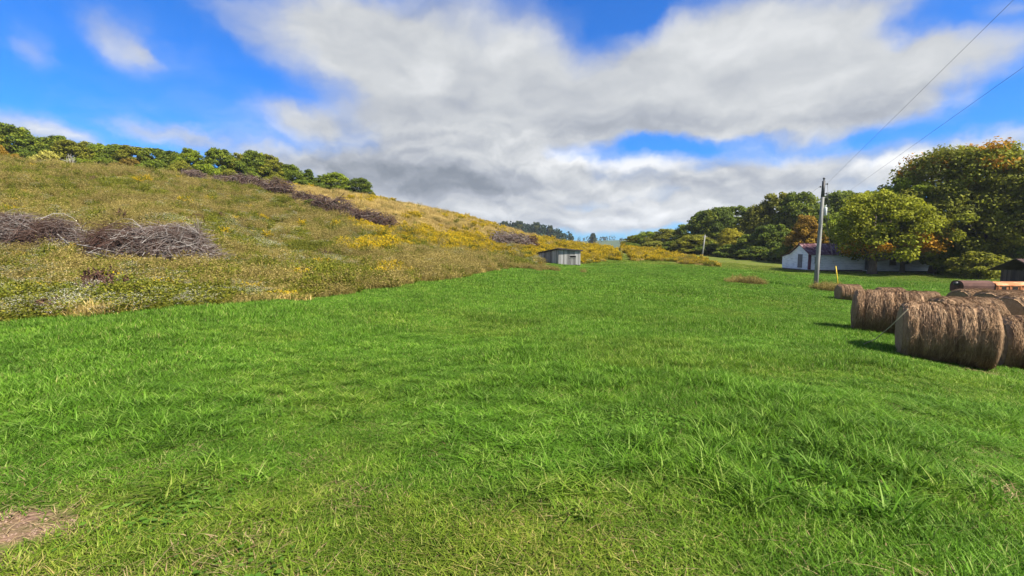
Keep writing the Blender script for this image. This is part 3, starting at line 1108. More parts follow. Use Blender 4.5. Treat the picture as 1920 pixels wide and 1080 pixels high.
def trunk_mb(seed, H, cb, C0, r0, nl=9):
    rng = rs(seed + 77)
    mb = MB()
    top = cb + 0.62 * (H - cb)
    pts = [(0, 0, -0.4), (0.02 * H * 0.1, 0, 0.06 * H), (0.01 * H, 0.01 * H, 0.5 * cb + 0.1 * H), (-0.01 * H, 0.015 * H, 0.6 * top), (0.0, 0.0, top)]
    mb.tube(pts, [r0 * 1.5, r0 * 1.05, r0 * 0.85, r0 * 0.55, r0 * 0.15], 9)
    for i in rng.choice(len(C0), min(nl, len(C0)), replace=False):
        c = C0[i]
        z0 = min(max(cb * 0.75, c[2] * 0.55), top * 0.8)
        mid = np.array([c[0] * 0.45, c[1] * 0.45, z0 + (c[2] - z0) * 0.35])
        mb.tube([(0, 0, z0), mid, c], [r0 * 0.42, r0 * 0.26, r0 * 0.06], 6)
    return mb


def make_tree(name, seed, H, R, cb, shape, nblob, per, leaf, r0, autumn=None, blob=(0.15, 0.30), nl=9):
    root = empty(name, (0, 0, 0))
    me, C0, br = crown_mesh('crown', seed, H, R, cb, shape, nblob, per, leaf, autumn, blob)
    trunk_mb(seed, H, cb, C0, r0, nl).build('trunk', M_BARK, root)
    link('crown', me, root)
    return root


GREEN = (0.135, 0.18, 0.018)
DARK = (0.098, 0.14, 0.016)
OLIVE = (0.185, 0.19, 0.02)
LIME = (0.19, 0.245, 0.018)
YEL = (0.3, 0.27, 0.02)
PALE = (0.4, 0.37, 0.08)
ORANGE = (0.28, 0.17, 0.02)
RUST = (0.18, 0.125, 0.02)

protos_t = [
    make_tree('broadleaf_tree', 1, 12, 5.0, 2.0, 'round', 150, 125, 0.31, 0.20, blob=(0.12, 0.25)),
    make_tree('broadleaf_tree', 2, 12, 4.6, 1.6, 'broad', 150, 125, 0.31, 0.20, blob=(0.12, 0.25)),
    make_tree('broadleaf_tree', 3, 12, 4.2, 1.5, 'oval', 150, 125, 0.31, 0.20, blob=(0.12, 0.25)),
    make_tree('broadleaf_tree', 4, 12, 5.4, 1.2, 'round', 130, 150, 0.33, 0.20, blob=(0.13, 0.26)),
    make_tree('pine_tree', 5, 12, 3.4, 2.2, 'pine', 70, 110, 0.40, 0.17),
    make_tree('shrub', 6, 6, 4.2, 0.1, 'round', 60, 120, 0.36, 0.10),
]
_used = [False] * len(protos_t)


def plant(kind, px, py_top, Y, w_px, color, label, cat, group, name=None, dbase=0.0, rz=None):
    x = (px - CX) / F_PX * Y
    zb = hz(x, Y) + dbase
    zt = P(px, py_top, Y).z
    pr = protos_t[kind]
    if _used[kind]:
        o = copy_tree(pr)
    else:
        o = pr
        _used[kind] = True
    H0 = 6.0 if kind == 5 else 12.0
    R0 = (5.0, 4.6, 4.2, 5.4, 3.4, 4.2)[kind]
    s = (w_px / 2 / F_PX * Y) / R0 / 1.05
    o.location = (x, Y, zb)
    o.scale = (s, s, max(zt - zb, 0.8) / H0 / 0.985)
    o.rotation_euler = (0, 0, (px * 1.7 + py_top) % 6.28 if rz is None else rz)
    if name:
        o.name = name
        if o.data is None:
            pass
    for ch in o.children:
        if ch.name.startswith('crown'):
            ch.color = (*color, 1.0)
    tag(o, label, cat, group)
    return o


G1 = 'trees along the top of the left hill'
HILL = [  # kind, px, top, Y, width, colour, label
    (3, 38, 233, 116, 76, GREEN, 'tallest rounded green tree at the left end of the hilltop row'),
    (1, 2, 248, 112, 60, OLIVE, 'olive green tree cut by the left edge of the photo on the hilltop'),
    (0, 82, 257, 118, 44, DARK, 'dark green tree just right of the tallest rounded hilltop tree'),
    (1, 122, 254, 120, 56, GREEN, 'rounded green tree behind the pale yellow shrub on the hilltop'),
    (2, 158, 262, 118, 48, OLIVE, 'olive tree right of the pale yellow hilltop shrub, above bare branches'),
    (0, 198, 269, 122, 44, LIME, 'light green tree standing right of the bare branches on the hilltop'),
    (3, 232, 271, 124, 56, GREEN, 'broad mid green tree in the left middle of the hilltop row'),
    (1, 270, 274, 124, 54, OLIVE, 'olive tree with reddish lower leaves in the middle of the hilltop row'),
    (2, 305, 279, 126, 46, GREEN, 'green tree left of the dip in the hilltop row'),
    (0, 335, 284, 124, 44, DARK, 'low dark green tree by the dip of the hilltop row'),
    (1, 374, 280, 122, 46, LIME, 'bright green open tree right of the dip in the hilltop row'),
    (0, 420, 279, 121, 50, GREEN, 'rounded dark-hearted tree above the upper end of the brush row'),
    (2, 452, 288, 124, 40, OLIVE, 'narrow olive tree left of the grey green treetop'),
    (3, 485, 283, 124, 48, GREEN, 'tall tree with grey green top right of the narrow olive tree'),
    (1, 515, 292, 126, 46, OLIVE, 'olive tree where the hilltop row begins to step down'),
    (3, 548, 309, 128, 50, GREEN, 'green tree with brownish leaves on the stepping-down part of the row'),
    (4, 585, 318, 130, 30, DARK, 'small dark conical tree in the lower part of the hilltop row'),
    (2, 608, 330, 132, 34, DARK, 'low dark tree left of the rounded pair ending the hilltop row'),
    (0, 634, 324, 131, 48, LIME, 'rounded green tree last but one at the right end of the hilltop row'),
]
for k, px, ty, Y, wp, col, lab in HILL:
    plant(k, px, ty, Y, wp * 1.25, col, lab, 'tree', G1, dbase=-0.5)
plant(0, 680, 334, 127, 50, DARK, 'lone dome-shaped dark green tree at the right end of the hilltop row', 'tree', G1, dbase=-0.3)
G2 = 'shrubs in front of the hilltop trees'
for k, px, ty, Y, wp, col, lab in [
    (5, 108, 283, 106, 46, PALE, 'pale yellow rounded shrub in front of the hilltop trees'),
    (5, 20, 272, 105, 28, ORANGE, 'orange autumn shrub left of the pale yellow shrub on the hilltop'),
    (5, 47, 288, 104, 24, ORANGE, 'small low orange shrub nearest the pale yellow one on the hilltop'),
    (5, 68, 280, 107, 44, DARK, 'dark green shrub between the orange and the pale yellow shrub'),
    (5, 165, 297, 108, 60, LIME, 'wide low light green shrub right of the bare branches'),
    (5, 210, 296, 110, 54, GREEN, 'green shrub in front of the middle hilltop trees'),
    (5, 258, 298, 112, 54, RUST, 'brownish autumn shrub below the olive hilltop tree'),
    (5, 305, 300, 112, 56, GREEN, 'dense green shrub by the dip of the hilltop row'),
    (5, 352, 302, 114, 44, OLIVE, 'olive shrub below the bright green open tree'),
    (5, 398, 307, 114, 44, LIME, 'light shrub at the upper end of the brush row'),
    (5, 440, 318, 117, 40, OLIVE, 'olive shrub at the edge of the golden strip, furthest left'),
    (5, 480, 322, 120, 44, GREEN, 'green shrub at the edge of the golden strip under the tall grey green tree'),
    (5, 525, 328, 122, 46, OLIVE, 'olive shrub below the stepping-down trees'),
    (5, 570, 336, 126, 40, GREEN, 'green shrub below the small dark conical tree'),
    (5, 606, 342, 128, 34, DARK, 'dark shrub at the foot of the low dark tree'),
    (5, 658, 350, 129, 30, GREEN, 'small green shrub filling the gap left of the lone dome-shaped tree'),
    (5, 702, 360, 130, 16, OLIVE, 'tiny shrub at the right foot of the lone dome-shaped tree'),
    (5, 592, 374, 84, 46, DARK, 'dark green bush growing in the middle of the brush row'),
    (5, 632, 378, 82, 24, DARK, 'small dark bush right of the bigger one in the brush row'),
    (5, 745, 440, 68, 60, OLIVE, 'olive bush with yellow flowers below the brush row'),
]:
    plant(k, px, ty, Y, wp, col, lab, 'shrub', G2)

G3 = 'trees of the wood behind the white house'
WOOD = [
    (1, 1186, 441, 175, 40, OLIVE, 'small olive tree at the far left tip of the right-hand wood'),
    (0, 1212, 434, 168, 46, LIME, 'light green tree near the far tip of the right-hand wood'),
    (3, 1248, 429, 160, 60, OLIVE, 'olive tree behind the yellow goldenrod strip'),
    (1, 1285, 421, 150, 54, GREEN, 'green tree left of the first dark tall tree of the wood'),
    (0, 1322, 395, 140, 76, DARK, 'dark tall tree at the left shoulder of the wood'),
    (3, 1345, 388, 136, 66, DARK, 'dark tree with flat top right of the left shoulder of the wood'),
    (2, 1386, 386, 138, 66, GREEN, 'mid green tree above the small yellow tree'),
    (0, 1365, 428, 122, 44, YEL, 'small yellow green tree at the edge of the wood'),
    (3, 1420, 384, 130, 66, OLIVE, 'olive tree left of the tallest trees behind the pole'),
    (1, 1448, 364, 128, 72, OLIVE, 'tall olive tree left of the power pole'),
    (0, 1490, 361, 124, 80, GREEN, 'tall green tree just left of the power pole top'),
    (2, 1442, 420, 112, 56, DARK, 'dark tree in the hollow between yellow and orange trees'),
    (1, 1512, 404, 98, 58, ORANGE, 'orange autumn tree behind the left end of the white house'),
    (3, 1568, 359, 122, 92, GREEN, 'wide green tree right of the power pole'),
    (0, 1545, 400, 104, 60, LIME, 'light green tree behind the house roof right of the pole'),
    (1, 1615, 362, 118, 80, OLIVE, 'olive tree between the pole and the huge maple'),
    (2, 1655, 356, 110, 80, GREEN, 'green tree at the left foot of the huge maple'),
    (0, 1590, 420, 96, 70, DARK, 'dark tree right behind the house roof'),
    (3, 1300, 440, 130, 70, OLIVE, 'low olive tree at the near edge of the wood by the goldenrod'),
    (1, 1400, 440, 116, 60, GREEN, 'low green tree right of the small yellow tree'),
    (3, 1700, 420, 96, 120, DARK, 'dark tree behind the right part of the white house'),
]
for k, px, ty, Y, wp, col, lab in WOOD:
    plant(k, px, ty, Y, wp * 1.12, col, lab, 'tree', G3, dbase=-0.3)
G4 = 'undergrowth along the edge of the wood'
for k, px, ty, Y, wp, col, lab in [
    (5, 1180, 455, 150, 40, GREEN, 'green bush at the far end of the mown track'),
    (5, 1225, 452, 146, 60, OLIVE, 'olive bush behind the goldenrod, left of the wood'),
    (5, 1270, 450, 140, 60, GREEN, 'green bush behind the middle of the goldenrod strip'),
    (5, 1320, 452, 128, 70, DARK, 'dark undergrowth bush behind the small far pole'),
    (5, 1370, 458, 118, 70, DARK, 'dark bush under the small yellow tree'),
    (5, 1420, 462, 110, 70, DARK, 'dark bush at the edge of the bright far field'),
    (5, 1455, 465, 104, 50, DARK, 'dark bush just left of the white house'),
    (5, 1480, 455, 100, 44, GREEN, 'green bush behind the lean-to of the white house'),
    (5, 1795, 440, 66, 110, GREEN, 'green low branches reaching the lawn right of the house'),
    (5, 1835, 472, 60, 90, OLIVE, 'olive low branches left of the brown barn'),
    (5, 1950, 440, 60, 110, GREEN, 'green undergrowth behind the brown barn'),
]:
    plant(k, px, ty, Y, wp, col, lab, 'shrub', G4)


def big_tree(name, seed, px, ty, Y, R, cb, shape, nblob, per, leaf, r0, col, label, autumn=None, base=None, blob=(0.12, 0.23)):
    x = (px - CX) / F_PX * Y
    zb = hz(x, Y)
    H = (P(px, ty, Y).z - zb) / 0.985
    t = make_tree(name, seed, H, R, cb, shape, nblob, per, leaf, r0, autumn, blob, 14)
    t.location = (x, Y, zb)
    for ch in t.children:
        if ch.name.startswith('crown'):
            ch.color = (*col, 1)
    tag(t, label, 'tree', 'large maples near the house')
    return t


big_tree('maple_tree', 21, 1636, 358, 68.5, 6.5, 2.7, 'broad', 150, 190, 0.24, 0.55, (0.25, 0.265, 0.018), 'yellow green maple with orange patches and thick dark trunk before the white house',
         lambda C, r: ((np.hypot(C[:, 0] - 4.2, C[:, 2] - 4.6) < 1.3) | (np.hypot(C[:, 0] + 2.6, C[:, 2] - 3.6) < 0.8) | (r.rand(len(C)) < 0.015)) & (C[:, 1] < 2.5))
big_tree('maple_tree', 22, 1692, 336, 71, 3.9, 5.5, 'round', 90, 160, 0.27, 0.3, LIME, 'upright light green maple rising between the yellow green maple and the huge one')
big_tree('maple_tree', 23, 1752, 277, 72, 8.4, 2.5, 'broad', 230, 190, 0.27, 0.6, (0.135, 0.150, 0.018), 'huge dark maple with rust coloured top left of the highest treetop',
         lambda C, r: (C[:, 2] > 13.0) & (r.rand(len(C)) < 0.30))
big_tree('maple_tree', 24, 1850, 268, 66, 7.2, 1.8, 'broad', 230, 190, 0.26, 0.6, (0.18, 0.195, 0.020), 'tallest olive maple right of the rust topped one, reaching lowest to the lawn',
         lambda C, r: (C[:, 2] > 13.0) & (r.rand(len(C)) < 0.14))
big_tree('maple_tree', 25, 1945, 288, 62, 7.0, 1.6, 'broad', 210, 190, 0.25, 0.5, OLIVE, 'sunlit olive maple cut off by the right edge of the photo')


# bare pale branches on the hilltop
def bare_shrub(loc, rng, label):
    mb = MB()
    for i in range(9):
        a, l = rng.rand() * 6.28, 1.3 + 1.5 * rng.rand()
        d = np.array([math.cos(a) * 0.6, math.sin(a) * 0.6, 1.0])
        p0 = np.array([0, 0, -0.2])
        p1 = p0 + d * l * 0.5 + rng.normal(size=3) * 0.15
        p2 = p0 + d * l + rng.normal(size=3) * 0.4
        mb.tube([p0, p1, p2], [0.09, 0.06, 0.02], 5)
        for j in range(3):
            q = p1 + (p2 - p1) * rng.rand()
            mb.tube([q, q + rng.normal(size=3) * np.array([0.6, 0.6, 0.3]) + np.array([0, 0, 0.6])], [0.05, 0.012], 4)
    o = mb.build('bare_shrub', M_PALEWOOD)
    o.location = loc
    tag(o, label, 'shrub')


M_PALEWOOD = mat_noise('bleached_wood', (0.18, 0.165, 0.15), (0.36, 0.335, 0.305), 5)
p = P(134, 303, 101)
bare_shrub((p.x, p.y, hz(p.x, p.y)), rs(4), 'bare grey branches standing right of the pale yellow hilltop shrub')


# ------------------------------------------------------------------ brush piles
def mat_twig():
    m, n, t = new_mat('dead_twigs')
    c = n.ramp(n.attr('tint'), [(0.0, (0.055, 0.026, 0.020)), (0.3, (0.105, 0.072, 0.058)), (0.55, (0.19, 0.160, 0.148)), (0.8, (0.33, 0.305, 0.285)), (1.0, (0.52, 0.49, 0.45))])
    finish(t, principled(n, c, 0.9, 0.1))
    return m


M_TWIG = mat_twig()


def twig_batch(mb, rng, n, L, Wd, H, rad, tone, lmin, lmax, lift=0.35):
    for i in range(n):
        u, v = (rng.rand() - 0.5) * 2, (rng.rand() - 0.5) * 2
        k = max(0.0, 1 - u ** 4 * 0.95 - v * v * 0.9)
        top = H * math.sqrt(k) * (0.7 + 0.5 * vnoise(np.array([u * 3 + 9]), np.array([v * 3 + n * 0.01]))[0])
        z = top * rng.rand() ** 0.45
        ln = lmin + (lmax - lmin) * rng.rand()
        a = rng.normal() * 0.7 + (0 if rng.rand() < 0.7 else 1.4)
        e = rng.normal() * lift + 0.08
        d = np.array([math.cos(a) * math.cos(e), math.sin(a) * math.cos(e), math.sin(e)]) * (1 if rng.rand() < 0.5 else -1)
        d[2] = abs(d[2]) if rng.rand() < 0.75 else d[2]
        c = np.array([u * L / 2, v * Wd / 2, z])
        side = rng.normal(size=3) * 0.12 * ln
        p0, p2 = c - d * ln / 2, c + d * ln / 2
        p1 = c + side + np.array([0, 0, 0.06 * ln])
        p0[2], p1[2], p2[2] = max(p0[2], -0.1), max(p1[2], 0), max(p2[2], -0.1)
        tn = np.clip(tone(u, v, z / max(H, 0.1), rng), 0, 1)
        mb.tube([p0, (p0 + p1) / 2 + side * 0.3, p1, (p1 + p2) / 2 + side * 0.3, p2], np.array([1.0, 0.85, 0.7, 0.5, 0.25]) * rad * (0.6 + 0.8 * rng.rand()), 3, 0, True, False, tn)


def brush_pile(seed, px, py, Y, L, Wd, H, n, rad, tone, label, rz=0.0, logs=(), lmax=2.4, sprays=0):
    x = (px - CX) / F_PX * Y
    p = P(px, py, Y)
    rng = rs(seed)
    root = empty('brush_pile', (p.x, p.y, hz(p.x, p.y)), rz)
    # lay the pile on the slope
    gx = (hz(p.x + 2, p.y) - hz(p.x - 2, p.y)) / 4
    gy = (hz(p.x, p.y + 2) - hz(p.x, p.y - 2)) / 4
    q = Vector((0, 0, 1)).rotation_difference(Vector((-gx, -gy, 1)).normalized()) @ Euler((0, 0, rz)).to_quaternion()
    root.rotation_euler = q.to_euler()
    mb = MB()
    twig_batch(mb, rng, n, L, Wd, H, rad, tone, 0.7, lmax)
    for s in range(sprays):      # upswept dead tops
        c = np.array([(rng.rand() - 0.3) * L * 0.8, (rng.rand() - 0.6) * Wd * 0.5, H * (0.55 + 0.3 * rng.rand())])
        for i in range(26):
            d = np.array([rng.normal() * 0.8, rng.normal() * 0.5, 0.5 + rng.rand()])
            d /= np.linalg.norm(d)
            ln = 0.6 + 0.8 * rng.rand()
            mb.tube([c, c + d * ln * 0.5 + rng.normal(size=3) * 0.05, c + d * ln], np.array([0.8, 0.6, 0.25]) * rad, 3, 0, True, False, min(1, max(0, tone(0.3, 0, 0.9, rng))))
    o = mb.build('twigs', M_TWIG, root)
    tag(o, kind='stuff')
    for (a, b, r) in logs:
        lb = MB()
        a, b = np.array(a, float), np.array(b, float)
        m = (a + b) / 2 + np.array([0, 0, 0.05])
        lb.tube([a, m, b], [r, r * 0.85, r * 0.5], 7)
        lb.build('branch', M_PALEWOOD, root)
    tag(root, label, 'brush pile', 'brush piles on the hillside')
    return root


grey = lambda u, v, z, r: 0.58 + 0.30 * r.normal() * 0.6 + 0.15 * z
mixed = lambda u, v, z, r: (0.03 + 0.14 * r.rand()) if (u < -0.30 + 0.15 * r.normal() and r.rand() < 0.8) else 0.38 + 0.24 * r.normal()
left = lambda u, v, z, r: (0.08 + 0.15 * r.rand()) if (abs(u - 0.45) < 0.25 and v < 0.3 and r.rand() < 0.85) else 0.38 + 0.22 * r.normal()
purple = lambda u, v, z, r: 0.22 + 0.15 * r.normal()
brush_pile(41, 286, 486, 32, 7.6, 3.4, 2.5, 4400, 0.017, mixed, 'biggest grey brush pile with red brown left end and two pale poles', 0.0,
           [((-3.4, -1.75, 1.15), (-0.4, -1.9, 0.72), 0.035), ((-2.8, -1.95, 0.75), (-0.2, -2.05, 0.35), 0.03), ((-1.0, -1.2, 1.75), (2.6, -1.0, 1.75), 0.03)], 2.6, 4)
brush_pile(42, 44, 456, 36, 9.2, 3.4, 2.3, 3400, 0.019, left, 'long grey brush pile running out of the left edge of the photo', 0.0,
           [((-3.0, -1.4, 1.4), (0.2, -1.3, 1.3), 0.05), ((3.4, -0.8, 1.5), (4.6, -1.0, 0.7), 0.06)], 2.6, 3)
brush_pile(43, 466, 358, 96, 11.5, 3.0, 2.3, 900, 0.05, purple, 'purplish grey brush heap highest in the row crossing the slope', -0.35, (), 2.6)
brush_pile(44, 524, 378, 92, 6.0, 2.6, 3.0, 560, 0.05, purple, 'purplish grey brush heap left of the dark green bushes', -0.3, (), 2.4)
brush_pile(45, 625, 410, 80, 9.0, 3.0, 2.8, 760, 0.045, purple, 'purplish grey brush heap right below the dark green bushes', -0.3, (), 2.4)
brush_pile(46, 705, 430, 76, 7.0, 2.6, 2.4, 560, 0.045, purple, 'purplish brush heap at the lower end of the row, among goldenrod', -0.2, (), 2.4)
brush_pile(50, 418, 343, 99, 6.0, 2.4, 1.7, 420, 0.045, purple, 'small purplish brush heap uppermost in the row, near the light shrub', -0.35, (), 2.2)
brush_pile(51, 574, 393, 86, 6.0, 2.6, 2.0, 460, 0.045, purple, 'purplish brush heap beside the dark green bush in the row', -0.35, (), 2.2)
brush_pile(52, 664, 421, 78, 5.0, 2.4, 1.9, 400, 0.045, purple, 'low purplish brush heap in the lower part of the row', -0.3, (), 2.2)
brush_pile(47, 362, 326, 100, 6.5, 2.6, 1.8, 420, 0.055, lambda u, v, z, r: 0.3 + 0.12 * r.normal(), 'brownish brush heap on the crest below the hilltop trees', -0.3, (), 2.4)
brush_pile(48, 955, 450, 92, 8.5, 3.0, 2.4, 680, 0.05, lambda u, v, z, r: 0.40 + 0.13 * r.normal(), 'brown brush heap among goldenrod above the shed', -0.1, (), 2.4)
brush_pile(49, 994, 446, 93, 2.6, 2.0, 2.4, 260, 0.05, lambda u, v, z, r: 0.05 + 0.06 * r.rand(), 'dark red brown brush heap right behind the shed roof', 0.0, (), 1.6)

# ------------------------------------------------------------------ small weathered shed


def mat_boards(name, c1, c2, c3, wdt=0.16):
    m, n, t = new_mat(name)
    tcn = t.nodes.new('ShaderNodeTexCoord').outputs['Object']
    sp = t.nodes.new('ShaderNodeSeparateXYZ')
    t.links.new(tcn, sp.inputs[0])
    f = n.noise(n.vmath('MULTIPLY', tcn, (6, 6, 0.5)), 2.5, 6, 0.65)
    isl = island(t)
    f = n.math('ADD', n.math('MULTIPLY', f, 0.55), n.math('MULTIPLY', isl, 0.45))
    c = n.ramp(f, [(0.25, c1), (0.5, c2), (0.75, c3)])
    finish(t, principled(n, c, 0.9, 0.15, 0.0, n.noise(n.vmath('MULTIPLY', tcn, (30, 30, 1.5)), 1.5, 4), 0.5))
    return m


M_SHEDWOOD = mat_boards('weathered_boards', (0.11, 0.105, 0.10), (0.24, 0.235, 0.23), (0.40, 0.39, 0.385))
M_DARKROOF = mat_noise('dark_roofing', (0.030, 0.026, 0.030), (0.075, 0.062, 0.062), 2.5)
M_DARKIN = mat_noise('painted_interior_shade', (0.015, 0.013, 0.012), (0.03, 0.026, 0.024), 2)  # near-black colour stands in for the shade inside hollows


def board_wall(mb, A, B, zb, ztA, ztB, rng, bw=0.17, th=0.03, gap=0.012, hole=None):
    """vertical boards from plan point A to B; top runs from ztA to ztB"""
    A, B = np.array(A, float), np.array(B, float)
    L = np.linalg.norm(B - A)
    d = (B - A) / L
    nrm = np.array([d[1], -d[0]])
    n = int(L / bw)
    for i in range(n):
        s0, s1 = i * L / n + gap / 2, (i + 1) * L / n - gap / 2
        sm = (s0 + s1) / 2
        o = rng.normal() * 0.006
        b0 = zb + abs(rng.normal()) * 0.03
        spans = [(b0, None)]
        if hole and hole[0] < sm < hole[1]:
            spans = [(b0, hole[2]), (hole[3], None)]
        for (z0, z1) in spans:
            t0, t1 = ztA + (ztB - ztA) * s0 / L, ztA + (ztB - ztA) * s1 / L
            if z1 is not None:
                t0 = t1 = z1
            pts = []
            for s, zlo, zhi in ((s0, z0, t0), (s1, z0, t1)):
                q = A + d * s + nrm * o
                pts.append(((q[0], q[1], zlo), (q[0], q[1], zhi)))
            poly = [pts[0][0], pts[1][0], pts[1][1], pts[0][1]]
            mb.prism(poly, (-nrm[0] * th, -nrm[1] * th, 0), 0, 0.5)


rng = rs(9)
# corners seen in the photograph: left end, near corner, right end
near_c = P(1047, 496, 70)
shed_rot = math.radians(-14)
shed = empty('shed', (near_c.x, near_c.y, hz(near_c.x, near_c.y) + 0.02), 0)
tag(shed, 'small weathered grey board shed with low dark roof at the field edge', 'shed')
fw = 3.25
dirR = np.array([math.cos(shed_rot + 0.12), math.sin(shed_rot + 0.12)])
dirL = np.array([-0.60, 0.80])
sw = 4.6
C_ = np.array([0.0, 0.0])
R_ = C_ + dirR * fw
Lf = C_ + dirL * sw
Bk = R_ + dirL * sw
hC, hR, hL, hB = 2.25, 1.95, 1.5, 1.35
for nm, a_, b_, z0, za, zb_, hole in (('front_wall', C_, R_, 0, hC, hR, (1.7, 2.5, 1.0, 1.28)), ('side_wall', Lf, C_, 0, hL, hC, None), ('back_wall', Bk, Lf, -0.2, hB, hL, None), ('end_wall', R_, Bk, -0.2, hR, hB, None)):
    mb = MB()
    board_wall(mb, a_, b_, z0 - 0.1, za, zb_, rng, hole=hole)
    mb.build(nm, M_SHEDWOOD, shed)
mb = MB()
cen = (C_ + R_ + Lf + Bk) / 4
corn = [(C_, hC), (R_, hR), (Bk, hB), (Lf, hL)]
poly = []
for c, h in corn:
    e = c + (c - cen) / np.linalg.norm(c - cen) * 0.38
    poly.append((e[0], e[1], h + 0.01))
mb.prism(poly, (0, 0, 0.16), 0)
for k in range(5):      # sagging overlaps of roofing felt
    s = (k + 0.5) / 5
    a_ = np.array(poly[0]) * (1 - s) + np.array(poly[1]) * s
    b_ = np.array(poly[3]) * (1 - s) + np.array(poly[2]) * s
    mb.tube([a_ + [0, 0, 0.14], (a_ + b_) / 2 + [0, 0, 0.15], b_ + [0, 0, 0.14]], 0.03, 5)
mb.build('roof', M_DARKROOF, shed)
mb = MB()
q0 = C_ + dirR * 1.65
q1 = C_ + dirR * 2.55
nn = np.array([dirR[1], -dirR[0]])
for (zz) in (0.97, 1.29):
    m_ = (q0 + q1) / 2 + nn * 0.02
    mb.box((m_[0], m_[1], zz), (0.95, 0.04, 0.06), (0, 0, math.atan2(dirR[1], dirR[0])))
mb.build('hatch_frame', M_SHEDWOOD, shed)
mb = MB()
mb.prism([(c[0] * 0.93 + cen[0] * 0.07, c[1] * 0.93 + cen[1] * 0.07, 0.0) for c, h in corn], (0, 0, 1.45), 0)  # solid dark block, its colour giving the shade seen through gaps
mb.build('shade_block', M_DARKIN, shed)

# ------------------------------------------------------------------ white house
M_WHITEWALL = mat_noise('old_white_siding', (0.52, 0.55, 0.57), (0.78, 0.80, 0.82), 0.9, 0.7, (0.84, 0.86, 0.87), stretch=(1, 1, 5), bstr=0.25)
M_RUSTROOF = mat_noise('rusty_metal_roof', (0.05, 0.018, 0.026), (0.10, 0.042, 0.050), 1.6, 0.7, (0.26, 0.20, 0.21), stretch=(1.2, 1, 1))
M_PURPLE = mat_noise('rusty_corner_metal', (0.085, 0.025, 0.05), (0.16, 0.05, 0.07), 3, 0.6)
M_GREYWOOD = mat_noise('grey_wood', (0.10, 0.10, 0.105), (0.24, 0.24, 0.25), 3, 0.85, stretch=(3, 3, 0.6))
M_STONE = mat_noise('foundation', (0.05, 0.042, 0.038), (0.13, 0.105, 0.09), 3)


def mat_glass():
    m, n, t = new_mat('window_glass')
    finish(t, principled(n, (0.02, 0.024, 0.028), 0.08, 0.6))
    return m


M_GLASS = mat_glass()
HX, HY = (1517 - CX) / F_PX * 74, 74.0
HZ = P(1517, 506, 74).z
house = empty('house', (HX, HY, HZ), 0)
tag(house, 'long low white farmhouse with rusty maroon roof behind the maple', 'house')
LEN, DEP, EAVE, RIDGE = 8.6, 5.2, 2.5, 4.05
LEAN, LEANH = 2.3, 1.95


def clap(mb, A, B, z0, z1, nrm, step=0.2, th=0.03):
    """lapped siding boards, each one tilted out at its lower edge"""
    A, B, nrm = np.array(A, float), np.array(B, float), np.array(nrm, float)
    z = z0
    while z < z1 - 0.02:
        zt = min(z + step, z1)
        a0 = np.append(A + nrm * th, z)
        b0 = np.append(B + nrm * th, z)
        b1 = np.append(B + nrm * 0.006, zt)
        a1 = np.append(A + nrm * 0.006, zt)
        off = -np.append(nrm, 0) * 0.05
        mb.prism([a0, b0, b1, a1], off, 0)
        z = zt


mb = MB()       # front wall with siding
mb.box((LEN / 2, 0.12, EAVE / 2), (LEN, 0.14, EAVE))
clap(mb, (0.25, 0.04), (LEN, 0.04), 0.15, EAVE - 0.02, (0, -1))
mb.build('front_wall', M_WHITEWALL, house)
mb = MB()       # gable end incl. lean-to
mb.prism([(0.04, 0.06, 0), (0.04, DEP, 0), (0.04, DEP, EAVE), (0.04, DEP / 2, RIDGE - 0.08), (0.04, 0.06, EAVE)], (0.15, 0, 0))
for i in range(12):
    z = 0.15 + i * 0.2
    clap(mb, (0.04, DEP), (0.04, 0.22), z, z + 0.2, (-1, 0), 0.2)
for i in range(7):
    z = EAVE + 0.05 + i * 0.2
    k = (z + 0.2 - EAVE) / (RIDGE - EAVE)
    if k < 0.95:
        clap(mb, (0.04, DEP - DEP / 2 * k), (0.04, DEP / 2 * k), z, z + 0.2, (-1, 0), 0.2)
mb.build('gable_wall', M_WHITEWALL, house)
mb = MB()
mb.prism([(0.06, DEP + 0.02, 0), (0.06, DEP + LEAN, 0), (0.06, DEP + LEAN, LEANH), (0.06, DEP + 0.02, EAVE - 0.03)], (4.5, 0, 0))
for i in range(9):
    z = 0.15 + i * 0.2
    clap(mb, (0.06, DEP + LEAN), (0.06, DEP + 0.02), z, min(z + 0.2, 1.95), (-1, 0), 0.2)
mb.build('lean_to', M_WHITEWALL, house)
mb = MB()
mb.box((LEN / 2, DEP - 0.1, EAVE / 2), (LEN - 0.3, 0.12, EAVE))
mb.box((LEN - 0.1, DEP / 2, EAVE / 2), (0.12, DEP - 0.4, EAVE))
mb.build('back_wall', M_WHITEWALL, house)
mb = MB()       # roof slopes with ribs
ov = 0.32
sl = (RIDGE - EAVE) / (DEP / 2)
for s in (0, 1):
    y_e = -ov if s == 0 else DEP + ov
    z_e = EAVE - ov * sl + 0.02
    y_r = DEP / 2
    poly = [(-0.25, y_e, z_e), (LEN + 0.1, y_e, z_e), (LEN + 0.1, y_r, RIDGE), (-0.25, y_r, RIDGE)]
    mb.prism(poly, (0, 0, 0.06))
    for k in range(16):
        xx = -0.2 + k * (LEN + 0.2) / 15
        mb.tube([(xx, y_e, z_e + 0.07), (xx, y_r, RIDGE + 0.07)], 0.025, 5)
mb.tube([(-0.27, DEP / 2, RIDGE + 0.06), (LEN + 0.1, DEP / 2, RIDGE + 0.06)], 0.08, 8)
roof = mb.build('roof', M_RUSTROOF, house)
mb = MB()
mb.prism([(-0.15, DEP + 0.34, EAVE - 0.05), (4.6, DEP + 0.34, EAVE - 0.05), (4.6, DEP + LEAN + 0.25, LEANH - 0.03), (-0.15, DEP + LEAN + 0.25, LEANH - 0.03)], (0, 0, 0.06))
